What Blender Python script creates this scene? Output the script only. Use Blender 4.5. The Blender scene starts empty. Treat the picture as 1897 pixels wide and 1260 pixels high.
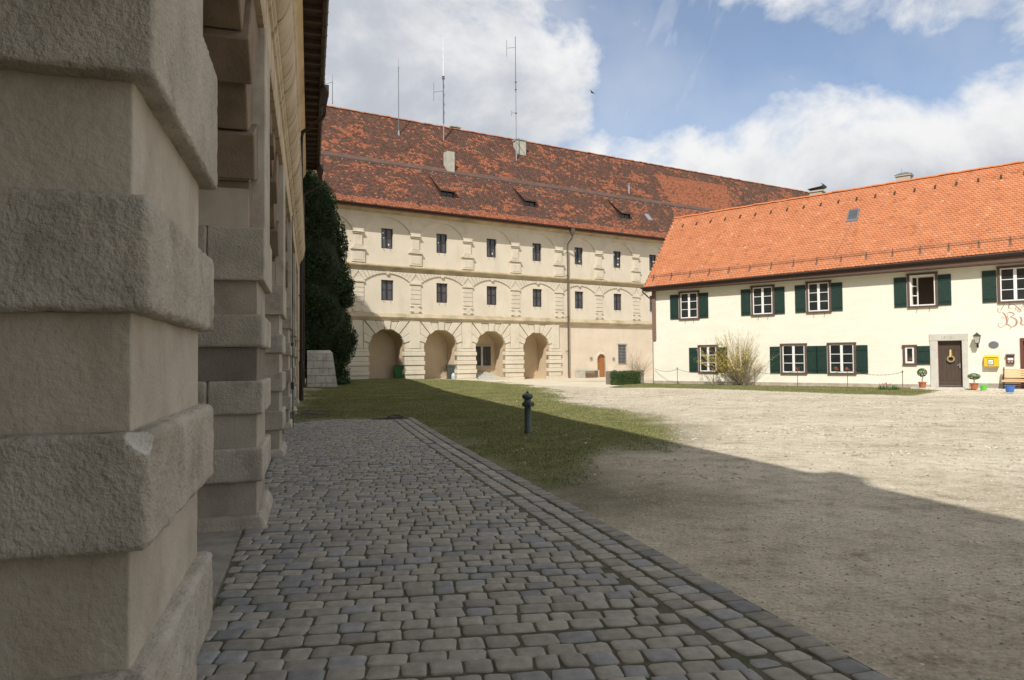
import bpy, bmesh, math, random
import numpy as np
from mathutils import Vector, Matrix, noise as mnoise

# ------------------------------------------------------------------ camera
sc = bpy.context.scene
F_PX, W_PX, H_PX = 1280.0, 1897.0, 1260.0
PITCH = math.atan(35.6 / F_PX); ROLL = math.radians(0.5); EYE = 1.6
cam = bpy.data.cameras.new('camera'); cam_o = bpy.data.objects.new('camera', cam)
sc.collection.objects.link(cam_o); sc.camera = cam_o
cam.sensor_width = 36; cam.lens = 36 * F_PX / W_PX; cam.clip_start = 0.05; cam.clip_end = 3000
fw = Vector((0, math.cos(PITCH), math.sin(PITCH))); u0 = Vector((0, -math.sin(PITCH), math.cos(PITCH))); r0 = Vector((1, 0, 0))
RT = r0 * math.cos(ROLL) - u0 * math.sin(ROLL); UP = r0 * math.sin(ROLL) + u0 * math.cos(ROLL)
cam_o.matrix_world = Matrix(((RT.x, UP.x, -fw.x, 0), (RT.y, UP.y, -fw.y, 0), (RT.z, UP.z, -fw.z, EYE), (0, 0, 0, 1)))
sc.render.resolution_x = 1024; sc.render.resolution_y = 680

def ray(px, py): return fw + RT * ((px - W_PX / 2) / F_PX) - UP * ((py - H_PX / 2) / F_PX)
def gpt(px, py, z=0.0):
    """survey of the courtyard: photo pixel -> point on the ground"""
    d = ray(px, py); k = (z - EYE) / d.z; return Vector((d.x * k, d.y * k, z))

# ------------------------------------------------------------------ light
SUN_V = Vector((0.298, 1.039, -1.15)).normalized()
sun = bpy.data.lights.new('sun', 'SUN'); sun.energy = 4.2; sun.angle = math.radians(0.53); sun.color = (1.0, 0.955, 0.88)
sun_o = bpy.data.objects.new('sun', sun); sc.collection.objects.link(sun_o)
sun_o.rotation_euler = SUN_V.to_track_quat('-Z', 'Y').to_euler(); sun_o.location = (0, 0, 60)
SUN_EL = math.asin(-SUN_V.z); SUN_ROT = math.atan2(-SUN_V.x, -SUN_V.y)
sc.view_settings.view_transform = 'Standard'; sc.view_settings.look = 'None'
sc.view_settings.exposure = 0.12; sc.view_settings.gamma = 1.0

def build_world():
    w = bpy.data.worlds.new('World'); sc.world = w; w.use_nodes = True
    nt = w.node_tree; nt.nodes.clear(); N = nt.nodes.new; L = nt.links.new
    def math_(op, a, b=None, c=None):
        n = N('ShaderNodeMath'); n.operation = op
        for i, v in enumerate((a, b, c)):
            if v is None: continue
            if isinstance(v, (int, float)): n.inputs[i].default_value = v
            else: L(v, n.inputs[i])
        return n.outputs[0]
    out = N('ShaderNodeOutputWorld'); sky = N('ShaderNodeTexSky'); sky.sky_type = 'NISHITA'; sky.sun_disc = False
    sky.sun_elevation = SUN_EL; sky.sun_rotation = SUN_ROT; sky.air_density = 1.0; sky.dust_density = 0.8; sky.ozone_density = 1.3; sky.altitude = 400
    bg1 = N('ShaderNodeBackground'); bg1.inputs[1].default_value = 0.135; L(sky.outputs[0], bg1.inputs[0])
    tc = N('ShaderNodeTexCoord'); sep = N('ShaderNodeSeparateXYZ'); L(tc.outputs['Generated'], sep.inputs[0])
    az = math_('ARCTAN2', sep.outputs[0], sep.outputs[1]); el = math_('ARCSINE', sep.outputs[2])
    def dens(d_el):
        # puffy noise in direction space
        e2 = math_('ADD', el, d_el)
        cmb = N('ShaderNodeCombineXYZ'); L(az, cmb.inputs[0]); L(math_('MULTIPLY', e2, 1.35), cmb.inputs[1]); cmb.inputs[2].default_value = 3.7
        n1 = N('ShaderNodeTexNoise'); n1.inputs['Scale'].default_value = 7.5; n1.inputs['Detail'].default_value = 9; n1.inputs['Roughness'].default_value = 0.58; n1.inputs['Distortion'].default_value = 0.25
        L(cmb.outputs[0], n1.inputs['Vector'])
        tot = math_('MULTIPLY', math_('SUBTRACT', n1.outputs[0], 0.5), 1.25)
        # cloud fields: (azimuth, elevation, half width, half height, weight), radians
        fld = [(0.36, 0.18, 0.26, 0.125, .66), (0.64, 0.17, 0.30, 0.13, .70), (0.13, 0.215, .16, .09, .62), (0.36, .25, .08, .075, .55),
               (-0.20, 0.43, 0.22, 0.17, .66), (-0.01, 0.38, 0.13, 0.13, .56), (-0.30, .34, .12, .09, .5),(0.04,.31,.09,.05,.3),
               (0.66, 0.44, 0.20, 0.085, .50), (0.48, .47, .16, .04, .34), (0.205, 0.38, 0.045, 0.18, .02), (0.45, .60, .3, .06, .3),
               (-1.3, .6, .6, .5, .75), (1.6, .5, .7, .5, .8), (2.7, .6, .7, .5, .7), (-2.4, .5, .6, .5, .75)]  # out-of-view clouds, added to make the ambient light whiter and brighter
        best = None
        for a, e, wa, we, wt in fld:
            da = math_('DIVIDE', math_('SUBTRACT', az, a), wa); de = math_('DIVIDE', math_('SUBTRACT', e2, e), we)
            r = math_('ADD', math_('MULTIPLY', da, da), math_('MULTIPLY', de, de))
            v = math_('MULTIPLY', math_('MAXIMUM', math_('SUBTRACT', 1.0, math_('MULTIPLY', r, 0.5)), -0.6), wt)
            best = v if best is None else math_('MAXIMUM', best, v)
        zen = N('ShaderNodeMapRange'); zen.inputs['From Min'].default_value = 0.7; zen.inputs['From Max'].default_value = 1.0; zen.inputs['To Max'].default_value = 0.55; L(e2, zen.inputs[0])  # unseen overhead cloud, added to neutralise and lift the ambient light
        return math_('SUBTRACT', math_('ADD', tot, math_('MAXIMUM', best, zen.outputs[0])), 0.20)
    d0 = dens(0.0); d1 = dens(0.045)
    mr = N('ShaderNodeMapRange'); mr.interpolation_type = 'SMOOTHSTEP'; mr.inputs['From Min'].default_value = -0.10; mr.inputs['From Max'].default_value = 0.27; L(d0, mr.inputs[0])
    # thin veil everywhere
    cm2 = N('ShaderNodeCombineXYZ'); L(az, cm2.inputs[0]); L(el, cm2.inputs[1])
    n2 = N('ShaderNodeTexNoise'); n2.inputs['Scale'].default_value = 3.0; n2.inputs['Detail'].default_value = 5; L(cm2.outputs[0], n2.inputs['Vector'])
    veil = N('ShaderNodeMapRange'); veil.inputs['From Min'].default_value = 0.42; veil.inputs['From Max'].default_value = 0.72; veil.inputs['To Min'].default_value = 0.10; veil.inputs['To Max'].default_value = 0.50; L(n2.outputs[0], veil.inputs[0])
    # thin wisps rising between the two cloud banks
    lean = math_('SUBTRACT', math_('SUBTRACT', az, 0.205), math_('MULTIPLY', math_('SUBTRACT', el, 0.36), 0.45))
    wm = math_('MAXIMUM', math_('SUBTRACT', 1.0, math_('POWER', math_('DIVIDE', math_('ABSOLUTE', lean), 0.085), 2.0)), 0.0)
    cm3 = N('ShaderNodeCombineXYZ'); L(math_('MULTIPLY', lean, 26.0), cm3.inputs[0]); L(math_('MULTIPLY', el, 9.0), cm3.inputs[1])
    n3 = N('ShaderNodeTexNoise'); n3.inputs['Scale'].default_value = 1.0; n3.inputs['Detail'].default_value = 7; n3.inputs['Roughness'].default_value = 0.5; n3.inputs['Distortion'].default_value = 0.6; L(cm3.outputs[0], n3.inputs['Vector'])
    wr = N('ShaderNodeMapRange'); wr.inputs['From Min'].default_value = 0.40; wr.inputs['From Max'].default_value = 0.70; wr.inputs['To Max'].default_value = 0.42; L(n3.outputs[0], wr.inputs[0])
    wisp = math_('MULTIPLY', wm, wr.outputs[0])
    fac = math_('MAXIMUM', math_('MAXIMUM', mr.outputs[0], veil.outputs[0]), wisp)
    # bright where the cloud thins towards the top, grey where it is thick above
    sh = N('ShaderNodeMapRange'); sh.interpolation_type = 'SMOOTHSTEP'; sh.inputs['From Min'].default_value = -0.05; sh.inputs['From Max'].default_value = 0.62; L(d1, sh.inputs[0])
    mix = N('ShaderNodeMixRGB'); L(sh.outputs[0], mix.inputs[0]); mix.inputs[1].default_value = (0.88, 0.88, 0.88, 1); mix.inputs[2].default_value = (0.50, 0.53, 0.59, 1)
    bg2 = N('ShaderNodeBackground'); bg2.inputs[1].default_value = 0.95; L(mix.outputs[0], bg2.inputs[0])
    ms = N('ShaderNodeMixShader'); L(fac, ms.inputs[0]); L(bg1.outputs[0], ms.inputs[1]); L(bg2.outputs[0], ms.inputs[2]); L(ms.outputs[0], out.inputs[0])
build_world()

# ------------------------------------------------------------------ helpers
rnd = random.Random(7)
def coll(o): sc.collection.objects.link(o); return o
def thing(name, label, cat, loc=(0, 0, 0), rz=0.0, group=None):
    o = bpy.data.objects.new(name, None); coll(o); o.location = loc; o.rotation_euler = (0, 0, rz)
    o.empty_display_size = 0.2; tag(o, label, cat, group); return o
def tag(o, label=None, cat=None, group=None, kind=None):
    if label: o['label'] = label
    if cat: o['category'] = cat
    if group: o['group'] = group
    if kind: o['kind'] = kind
    return o
def raw(name, V, Fc, mat, parent=None, smooth=False, cols=None, kind=None):
    me = bpy.data.meshes.new(name); me.from_pydata(V, [], Fc); me.materials.append(mat)
    if smooth: me.polygons.foreach_set('use_smooth', [True] * len(me.polygons))
    if cols is not None:
        at = me.color_attributes.new('tint', 'FLOAT_COLOR', 'POINT')
        at.data.foreach_set('color', np.asarray(cols, dtype=np.float32).ravel())
    me.update(); o = bpy.data.objects.new(name, me); coll(o)
    if parent: o.parent = parent
    if kind: o['kind'] = kind
    return o
def fast(name, V, idx, n, mat, parent=None, smooth=False, cols=None):
    """numpy mesh: V (k,3), idx (m*n) polygons of n corners"""
    V = np.asarray(V, dtype=np.float32); idx = np.asarray(idx, dtype=np.int32).ravel(); m = len(idx) // n
    me = bpy.data.meshes.new(name); me.vertices.add(len(V)); me.vertices.foreach_set('co', V.ravel())
    me.loops.add(len(idx)); me.loops.foreach_set('vertex_index', idx)
    me.polygons.add(m); me.polygons.foreach_set('loop_start', np.arange(0, m * n, n, dtype=np.int32)); me.polygons.foreach_set('loop_total', np.full(m, n, dtype=np.int32))
    if smooth: me.polygons.foreach_set('use_smooth', np.ones(m, dtype=bool))
    me.materials.append(mat)
    if cols is not None:
        at = me.color_attributes.new('tint', 'FLOAT_COLOR', 'POINT'); at.data.foreach_set('color', np.asarray(cols, dtype=np.float32).ravel())
    me.update(calc_edges=True); me.validate(); o = bpy.data.objects.new(name, me); coll(o)
    if parent: o.parent = parent
    return o

class MB:
    def __init__(s): s.V = []; s.F = []
    def add(s, V, Fc):
        b = len(s.V); s.V += [tuple(v) for v in V]; s.F += [tuple(i + b for i in f) for f in Fc]; return s
    def box(s, x0, x1, y0, y1, z0, z1):
        return s.add([(x0, y0, z0), (x1, y0, z0), (x1, y1, z0), (x0, y1, z0), (x0, y0, z1), (x1, y0, z1), (x1, y1, z1), (x0, y1, z1)],
                     [(0, 3, 2, 1), (4, 5, 6, 7), (0, 1, 5, 4), (1, 2, 6, 5), (2, 3, 7, 6), (3, 0, 4, 7)])
    def hexa(s, P):  # 8 points, bottom ring then top ring
        return s.add(P, [(0, 3, 2, 1), (4, 5, 6, 7), (0, 1, 5, 4), (1, 2, 6, 5), (2, 3, 7, 6), (3, 0, 4, 7)])
    def prism(s, poly, y0, y1):
        """polygon in XZ extruded from y0 (front) to y1; poly counter-clockwise seen from -Y"""
        n = len(poly); V = [(x, y0, z) for x, z in poly] + [(x, y1, z) for x, z in poly]
        return s.add(V, [tuple(range(n)), tuple(range(2 * n - 1, n - 1, -1))] + [(i, i + n, (i + 1) % n + n, (i + 1) % n) for i in range(n)])
    def profile(s, pts, x0, x1, close=False):
        """polyline (y,z) swept along X; ends capped when close"""
        n = len(pts); V = [(x0, y, z) for y, z in pts] + [(x1, y, z) for y, z in pts]
        Fc = [(i, i + 1, i + 1 + n, i + n) for i in range(n - 1)]
        if close: Fc += [(n - 1, 0, n, 2 * n - 1), tuple(range(n - 1, -1, -1)), tuple(range(n, 2 * n))]
        return s.add(V, Fc)
    def tube(s, pts, r, n=6, cap=True):
        pts = [Vector(p) for p in pts]; R = r if isinstance(r, (list, tuple)) else [r] * len(pts)
        V = []; ref = None
        for i, p in enumerate(pts):
            t = (pts[min(i + 1, len(pts) - 1)] - pts[max(i - 1, 0)]).normalized()
            if ref is None: ref = Vector((0, 0, 1)) if abs(t.z) < 0.9 else Vector((1, 0, 0))
            a = t.cross(ref).normalized(); b = t.cross(a).normalized(); ref = b.cross(t) if b.cross(t).length > .1 else ref
            ref = -a.cross(t) if False else ref
            for k in range(n):
                an = 2 * math.pi * k / n; V.append(p + (a * math.cos(an) + b * math.sin(an)) * R[i])
        Fc = [(i * n + k, i * n + (k + 1) % n, (i + 1) * n + (k + 1) % n, (i + 1) * n + k) for i in range(len(pts) - 1) for k in range(n)]
        if cap: Fc += [tuple(range(n - 1, -1, -1)), tuple(range((len(pts) - 1) * n, len(pts) * n))]
        return s.add(V, Fc)
    def lathe(s, prof, c=(0, 0, 0), n=16):
        V = []; 
        for r, z in prof:
            for k in range(n): a = 2 * math.pi * k / n; V.append((c[0] + r * math.cos(a), c[1] + r * math.sin(a), c[2] + z))
        m = len(prof); Fc = [(i * n + k, i * n + (k + 1) % n, (i + 1) * n + (k + 1) % n, (i + 1) * n + k) for i in range(m - 1) for k in range(n)]
        Fc += [tuple(range(n - 1, -1, -1)), tuple(range((m - 1) * n, m * n))]
        return s.add(V, Fc)
    def sheet(s, x0, x1, z0, z1, y, holes=(), depth=0.0):
        """wall sheet facing -Y with rectangular holes; reveals run back by depth"""
        holes = [h for h in holes if h[1] > x0 and h[0] < x1 and h[3] > z0 and h[2] < z1]
        xs = sorted({x0, x1, *[v for h in holes for v in h[:2] if x0 < v < x1]}); zs = sorted({z0, z1, *[v for h in holes for v in h[2:4] if z0 < v < z1]})
        for i in range(len(xs) - 1):
            for j in range(len(zs) - 1):
                cx = (xs[i] + xs[i + 1]) / 2; cz = (zs[j] + zs[j + 1]) / 2
                if any(h[0] < cx < h[1] and h[2] < cz < h[3] for h in holes): continue
                s.add([(xs[i], y, zs[j]), (xs[i + 1], y, zs[j]), (xs[i + 1], y, zs[j + 1]), (xs[i], y, zs[j + 1])], [(0, 1, 2, 3)])
        for h in holes:
            d = h[4] if len(h) > 4 else depth
            if d: 
                a, b, c, e = h[:4]
                s.add([(a, y, c), (b, y, c), (b, y, e), (a, y, e), (a, y + d, c), (b, y + d, c), (b, y + d, e), (a, y + d, e)], [(0, 4, 5, 1), (1, 5, 6, 2), (2, 6, 7, 3), (3, 7, 4, 0)])
        return s
    def arch_plate(s, xc, half, rx, rz, zs, ztop, y0, y1, n=24):
        """plate above an arch: from the arc up to ztop, between xc-half and xc+half; soffit back to y1"""
        P = [(xc - rx * math.cos(math.pi * i / n), zs + rz * math.sin(math.pi * i / n)) for i in range(n + 1)]
        return s.arc_plate(P, xc, half, zs, ztop, y0, y1)
    def arc_plate(s, P, xc, half, zs, ztop, y0, y1):
        for (xa, za), (xb, zb) in zip(P[:-1], P[1:]):
            s.add([(xa, y0, za), (xb, y0, zb), (xb, y0, ztop), (xa, y0, ztop)], [(0, 1, 2, 3)])
            s.add([(xa, y0, za), (xb, y0, zb), (xb, y1, zb), (xa, y1, za)], [(0, 3, 2, 1)])
        for sx, e in ((-1, P[0]), (1, P[-1])):
            a, b = sorted((xc + sx * half, e[0]))
            if b - a > 1e-4: s.add([(a, y0, e[1]), (b, y0, e[1]), (b, y0, ztop), (a, y0, ztop)], [(0, 1, 2, 3)])
            if b - a > 1e-4: s.add([(a, y0, e[1]), (b, y0, e[1]), (b, y1, e[1]), (a, y1, e[1])], [(0, 3, 2, 1)])
        return s
    def build(s, name, mat, parent=None, bevel=0.0, smooth=False, warp=None, kind=None, seg=1):
        me = bpy.data.meshes.new(name); V = s.V if warp is None else [warp(v) for v in s.V]
        me.from_pydata(V, [], s.F); me.materials.append(mat)
        if bevel:
            bm = bmesh.new(); bm.from_mesh(me)
            es = [e for e in bm.edges if len(e.link_faces) == 2 and e.calc_face_angle(0) > 0.5]
            bmesh.ops.bevel(bm, geom=es, offset=bevel, segments=seg, affect='EDGES', profile=0.6, clamp_overlap=True)
            bm.to_mesh(me); bm.free()
        if smooth: me.polygons.foreach_set('use_smooth', [True] * len(me.polygons))
        me.update(); o = bpy.data.objects.new(name, me); coll(o)
        if parent: o.parent = parent
        if kind: o['kind'] = kind
        return o
def wedge(xc, zc, r, a0, a1, ztop, xmax, rmax=99):
    """voussoir outline between two rays from the arch centre, cut by a top line and a side line"""
    def outer(a):
        c, s_ = math.cos(a), math.sin(a); t = rmax
        if s_ > 1e-6: t = min(t, (ztop - zc) / s_)
        if abs(c) > 1e-6: t = min(t, xmax / abs(c))
        return (xc + c * t, zc + s_ * t)
    am = (a0 + a1) / 2
    P = [(xc + r * math.cos(a), zc + r * math.sin(a)) for a in (a0, am, a1)]
    o0, o1 = outer(a0), outer(a1); O = [o1]
    ca = math.atan2(ztop - zc, xmax)
    for corner, ang in (((xc + xmax, ztop), ca), ((xc - xmax, ztop), math.pi - ca)):
        if a0 < ang < a1 and rmax > 90: O.append(corner)
    O.append(o0); return (P + O)[::-1]

# ------------------------------------------------------------------ materials
def mat(name, stops, scale=3.0, detail=6.0, rough=0.85, bump=0.3, bscale=40.0, bdist=0.01, stretch=(1, 1, 1), spec=0.3, second=None, tint=None, metal=0.0, ndist=0.0, rough_n=0.6):
    """procedural surface: noise-driven colour ramp, optional second blotch colour, fine bump, optional vertex tint"""
    m = bpy.data.materials.new(name); m.use_nodes = True; nt = m.node_tree; N = nt.nodes.new; L = nt.links.new
    b = nt.nodes['Principled BSDF']; b.inputs['Roughness'].default_value = rough; b.inputs['Specular IOR Level'].default_value = spec; b.inputs['Metallic'].default_value = metal
    tc = N('ShaderNodeTexCoord'); mp = N('ShaderNodeMapping'); mp.inputs['Scale'].default_value = stretch; L(tc.outputs['Object'], mp.inputs[0])
    n = N('ShaderNodeTexNoise'); n.inputs['Scale'].default_value = scale; n.inputs['Detail'].default_value = detail; n.inputs['Roughness'].default_value = rough_n; n.inputs['Distortion'].default_value = ndist
    L(mp.outputs[0], n.inputs['Vector']); r = N('ShaderNodeValToRGB'); L(n.outputs[0], r.inputs[0])
    el = r.color_ramp.elements
    while len(el) < len(stops): el.new(0.5)
    for e, (p, c) in zip(el, stops): e.position = p; e.color = (*c, 1)
    col = r.outputs[0]
    if second:   # (scale, threshold lo, hi, colour, amount, stretch)
        s_, lo, hi, c2, am, st = second
        mp2 = N('ShaderNodeMapping'); mp2.inputs['Scale'].default_value = st; mp2.inputs['Location'].default_value = (7, 3, 5); L(tc.outputs['Object'], mp2.inputs[0])
        n2 = N('ShaderNodeTexNoise'); n2.inputs['Scale'].default_value = s_; n2.inputs['Detail'].default_value = 7; n2.inputs['Roughness'].default_value = 0.65; L(mp2.outputs[0], n2.inputs['Vector'])
        mr = N('ShaderNodeMapRange'); mr.inputs['From Min'].default_value = lo; mr.inputs['From Max'].default_value = hi; mr.inputs['To Max'].default_value = am; L(n2.outputs[0], mr.inputs[0])
        mx = N('ShaderNodeMixRGB'); L(mr.outputs[0], mx.inputs[0]); L(col, mx.inputs[1]); mx.inputs[2].default_value = (*c2, 1); col = mx.outputs[0]
    if tint:
        at = N('ShaderNodeVertexColor'); at.layer_name = 'tint'; mx = N('ShaderNodeMixRGB'); mx.blend_type = tint; mx.inputs[0].default_value = 1.0
        L(col, mx.inputs[1]); L(at.outputs[0], mx.inputs[2]); col = mx.outputs[0]
    L(col, b.inputs['Base Color'])
    if bump:
        nb = N('ShaderNodeTexNoise'); nb.inputs['Scale'].default_value = bscale; nb.inputs['Detail'].default_value = 5; nb.inputs['Roughness'].default_value = 0.6; L(mp.outputs[0], nb.inputs['Vector'])
        bp = N('ShaderNodeBump'); bp.inputs['Strength'].default_value = bump; bp.inputs['Distance'].default_value = bdist; L(nb.outputs[0], bp.inputs['Height']); L(bp.outputs[0], b.inputs['Normal'])
    return m
def flat(name, c, rough=0.6, spec=0.4, metal=0.0, var=0.12):
    d = tuple(max(0, v * (1 - var)) for v in c); e = tuple(min(1, v * (1 + var)) for v in c)
    return mat(name, [(0.3, d), (0.7, e)], scale=9, rough=rough, spec=spec, metal=metal, bump=0.08, bscale=60, bdist=0.003)
M = {}
M['stone'] = mat('limestone_rough', [(0.3, (.37, .325, .255)), (0.55, (.49, .44, .36)), (0.75, (.56, .515, .43))], scale=2.6, bump=0.9, bscale=48, bdist=0.02, second=(3.2, .52, .72, (.25, .215, .16), .75, (1, 1, 1)), tint='MULTIPLY')
M['stone_far'] = mat('limestone_block', [(0.3, (.35, .30, .24)), (0.7, (.52, .465, .385))], scale=2.6, bump=0.5, bscale=45, bdist=0.01, second=(2.2, .52, .7, (.24, .20, .145), .8, (1, 1, .6)))
M['renderA'] = mat('lime_render', [(0.3, (.42, .36, .28)), (0.7, (.58, .51, .41))], scale=1.7, bump=0.45, bscale=38, bdist=0.006, second=(1.9, .48, .72, (.34, .26, .19), .7, (1.3, 1.3, .6)), tint=None)
M['bandA'] = mat('old_band_stone', [(0.3, (.41, .365, .29)), (0.7, (.55, .50, .415))], scale=2.4, bump=0.7, bscale=42, bdist=0.010, second=(2.6, .48, .70, (.32, .265, .20), .7, (1, 1, .8)), tint='MULTIPLY')
M['corniceA'] = mat('weathered_cornice', [(0.3, (.40, .31, .20)), (0.7, (.60, .50, .36))], scale=1.6, bump=0.4, bscale=30, bdist=0.008, second=(3.2, .52, .64, (.13, .10, .07), .75, (1.6, .25, .25)))
M['yellowA'] = mat('ochre_plaster', [(0.3, (.48, .36, .22)), (0.7, (.62, .49, .33))], scale=1.3, bump=0.25, bscale=30, bdist=0.005)
M['plasterB'] = mat('cream_plaster', [(0.3, (.62, .55, .435)), (0.7, (.715, .64, .52))], scale=0.55, bump=0.3, bscale=14, bdist=0.008, second=(1.1, .54, .74, (.50, .42, .32), .42, (1.6, 1, .4)))
M['trimB'] = mat('cream_stucco_trim', [(0.3, (.59, .525, .415)), (0.7, (.695, .625, .505))], scale=0.9, bump=0.35, bscale=18, bdist=0.008, second=(2.2, .55, .74, (.42, .36, .26), .5, (1, 1, 1)))
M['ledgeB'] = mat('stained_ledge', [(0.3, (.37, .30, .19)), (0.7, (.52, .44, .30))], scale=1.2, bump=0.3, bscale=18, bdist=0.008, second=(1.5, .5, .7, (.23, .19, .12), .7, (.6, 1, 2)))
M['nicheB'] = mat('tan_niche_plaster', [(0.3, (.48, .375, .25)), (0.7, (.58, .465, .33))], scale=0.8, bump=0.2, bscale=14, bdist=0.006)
M['pinkB'] = mat('pinkish_plaster', [(0.3, (.62, .52, .40)), (0.7, (.71, .62, .50))], scale=0.7, bump=0.3, bscale=14, bdist=0.008, second=(1.6, .55, .8, (.60, .44, .34), .5, (1, 1, 1)))
M['plasterC'] = mat('whitewash', [(0.3, (.75, .72, .61)), (0.7, (.83, .80, .69))], scale=0.8, bump=0.45, bscale=7, bdist=0.02, stretch=(1, 1, 3.2), second=(1.7, .58, .8, (.70, .63, .48), .35, (1, 1, 2)))
M['plinthC'] = mat('damp_plinth', [(0.3, (.30, .26, .21)), (0.7, (.46, .40, .34))], scale=3, bump=0.3, bscale=20, bdist=0.01)
M['tileC'] = mat('orange_clay_tile', [(0.3, (.49, .18, .082)), (0.7, (.58, .23, .11))], scale=1.2, rough=0.75, bump=0.2, bscale=60, bdist=0.003, tint='MULTIPLY')
M['tileB'] = mat('old_clay_tile', [(0.3, (.78, .74, .70)), (0.7, (1, 1, 1))], scale=3, rough=0.9, bump=0.2, bscale=40, bdist=0.004, tint='MULTIPLY')
M['tileA'] = mat('dark_clay_tile', [(0.3, (.16, .07, .045)), (0.7, (.27, .11, .065))], scale=3, rough=0.9)
M['ridge'] = mat('ridge_tile', [(0.3, (.28, .10, .05)), (0.6, (.42, .16, .08))], scale=2.2, second=(1.6, .5, .62, (.20, .16, .10), .8, (1, 1, 1)))
M['kick2'] = mat('brown_tile_shed', [(0.3, (.075, .045, .036)), (0.7, (.125, .07, .052))], scale=5, bump=.4, bscale=30, stretch=(1, 1, 3), second=(5, .60, .70, (.28, .11, .06), .6, (1, 1, 1)))
M['kick'] = mat('mossy_tile_course', [(0.3, (.085, .052, .042)), (0.7, (.14, .085, .065))], scale=2.2)
M['wood_dark'] = flat('dark_stained_timber', (.045, .028, .020), rough=0.75)
M['wood_brown'] = flat('brown_painted_timber', (.115, .07, .055), rough=0.7)
M['door_brown'] = mat('brown_door_planks', [(0.3, (.065, .045, .035)), (0.7, (.095, .065, .05))], scale=4, stretch=(6, 6, .5), rough=0.6, bump=0.3, bscale=20)
M['door_orange'] = mat('varnished_plank_door', [(0.3, (.30, .115, .035)), (0.7, (.42, .18, .06))], scale=4, stretch=(6, 6, .5), rough=0.5, bump=0.2, bscale=20)
M['gutter'] = flat('dark_gutter_metal', (.035, .024, .02), rough=0.45, metal=0.3)
M['wire'] = flat('dull_wire', (.22, .21, .2), rough=.6)
M['pipeB'] = flat('weathered_copper_pipe', (.13, .10, .075), rough=0.5, metal=0.2)
M['archA'] = mat('stained_dimmed_stone', [(0.3, (.16, .115, .075)), (0.7, (.27, .205, .14))], scale=2.2, bump=0.6, bscale=40, bdist=0.012)  # brown stain, plus the dimmer light under the arches put into the colour
M['glass'] = mat('window_glass', [(0.3, (.012, .016, .016)), (0.7, (.03, .036, .038))], scale=2, rough=0.08, spec=0.6, bump=0.05, bscale=3, bdist=0.02)
M['glassB'] = mat('dusty_window_glass', [(0.3, (.055, .06, .065)), (0.7, (.10, .105, .115))], scale=1.2, rough=0.18, spec=0.5, bump=0.05, bscale=3, bdist=0.02)
M['frameB'] = flat('dark_window_frame', (.035, .022, .018), rough=0.5)
M['white'] = flat('white_paint', (.80, .80, .78), rough=0.45, var=0.03)
M['green'] = flat('dark_green_paint', (.013, .038, .030), rough=0.5, var=0.2)
M['steel'] = flat('galvanised_steel', (.38, .39, .40), rough=0.45, metal=0.6)
M['iron'] = flat('black_iron', (.03, .03, .032), rough=0.55)
M['mast'] = flat('grey_mast_metal', (.16, .17, .19), rough=0.6, metal=0.2)
M['mastwhite'] = flat('white_fibreglass', (.75, .77, .8), rough=0.5)
M['concrete'] = mat('weathered_concrete', [(0.3, (.36, .35, .29)), (0.7, (.50, .49, .42))], scale=2.5, bump=0.3, bscale=30)
M['hydrant'] = mat('dark_blue_cast_iron', [(0.3, (.045, .062, .070)), (0.7, (.075, .098, .105))], scale=9, rough=0.42, spec=0.5, bump=0.25, bscale=70, bdist=0.002)
M['bin_green'] = flat('green_plastic', (.045, .19, .06), rough=0.4)
M['bin_dark'] = flat('dark_grey_plastic', (.055, .07, .06), rough=0.45)
M['rubber'] = flat('black_rubber', (.02, .02, .02), rough=0.8)
M['yellow'] = flat('yellow_enamel', (.80, .50, .03), rough=0.35, var=0.05)
M['terracotta'] = flat('terracotta', (.42, .15, .07), rough=0.8)
M['gplastic'] = flat('bright_green_plastic', (.10, .50, .05), rough=0.35)
M['bplastic'] = flat('blue_plastic', (.05, .17, .55), rough=0.35)
M['slat'] = mat('light_bench_wood', [(0.3, (.60, .36, .17)), (0.7, (.74, .48, .26))], scale=4, stretch=(.5, 6, 6), rough=0.5, bump=0.15, bscale=20)
M['slat_old'] = mat('grey_brown_wood', [(0.3, (.17, .10, .07)), (0.7, (.28, .17, .12))], scale=4, stretch=(.5, 6, 6), rough=0.7, bump=0.3, bscale=20)
M['greywood'] = mat('weathered_grey_wood', [(0.3, (.12, .10, .08)), (0.7, (.24, .21, .17))], scale=6, stretch=(5, 5, .6), rough=0.85, bump=0.4, bscale=25)
M['bark'] = mat('twig_bark', [(0.3, (.20, .165, .11)), (0.7, (.36, .30, .21))], scale=12, rough=0.9)
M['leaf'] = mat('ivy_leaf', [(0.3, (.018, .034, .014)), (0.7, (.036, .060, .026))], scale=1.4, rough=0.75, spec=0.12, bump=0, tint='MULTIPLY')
M['hedge'] = mat('hedge_leaf', [(0.3, (.035, .065, .02)), (0.7, (.08, .13, .04))], scale=3, rough=0.6, bump=0, tint='MULTIPLY')
M['core'] = flat('foliage_shade', (.02, .028, .014), rough=1.0)  # for solid cores behind leaves; inner shade put into the colour
M['petal'] = mat('yellow_blossom', [(0.3, (.62, .46, .05)), (0.7, (.78, .62, .10))], scale=3, rough=0.6, bump=0, tint='MULTIPLY')
M['grass'] = mat('grass_blade', [(0.3, (.8, .8, .8)), (0.7, (1, 1, 1))], scale=.6, rough=0.7, spec=0.2, bump=0, tint='MULTIPLY')
M['pebble'] = mat('limestone_chips', [(0.3, (.8, .8, .8)), (0.7, (1, 1, 1))], scale=9, rough=0.9, bump=0, tint='MULTIPLY')
M['cobble'] = mat('granite_sett', [(0.25, (.66, .65, .63)), (0.75, (1.10, 1.08, 1.04))], scale=13, detail=8, rough=0.72, spec=0.35, bump=0.55, bscale=55, bdist=0.006, tint='MULTIPLY')
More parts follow.
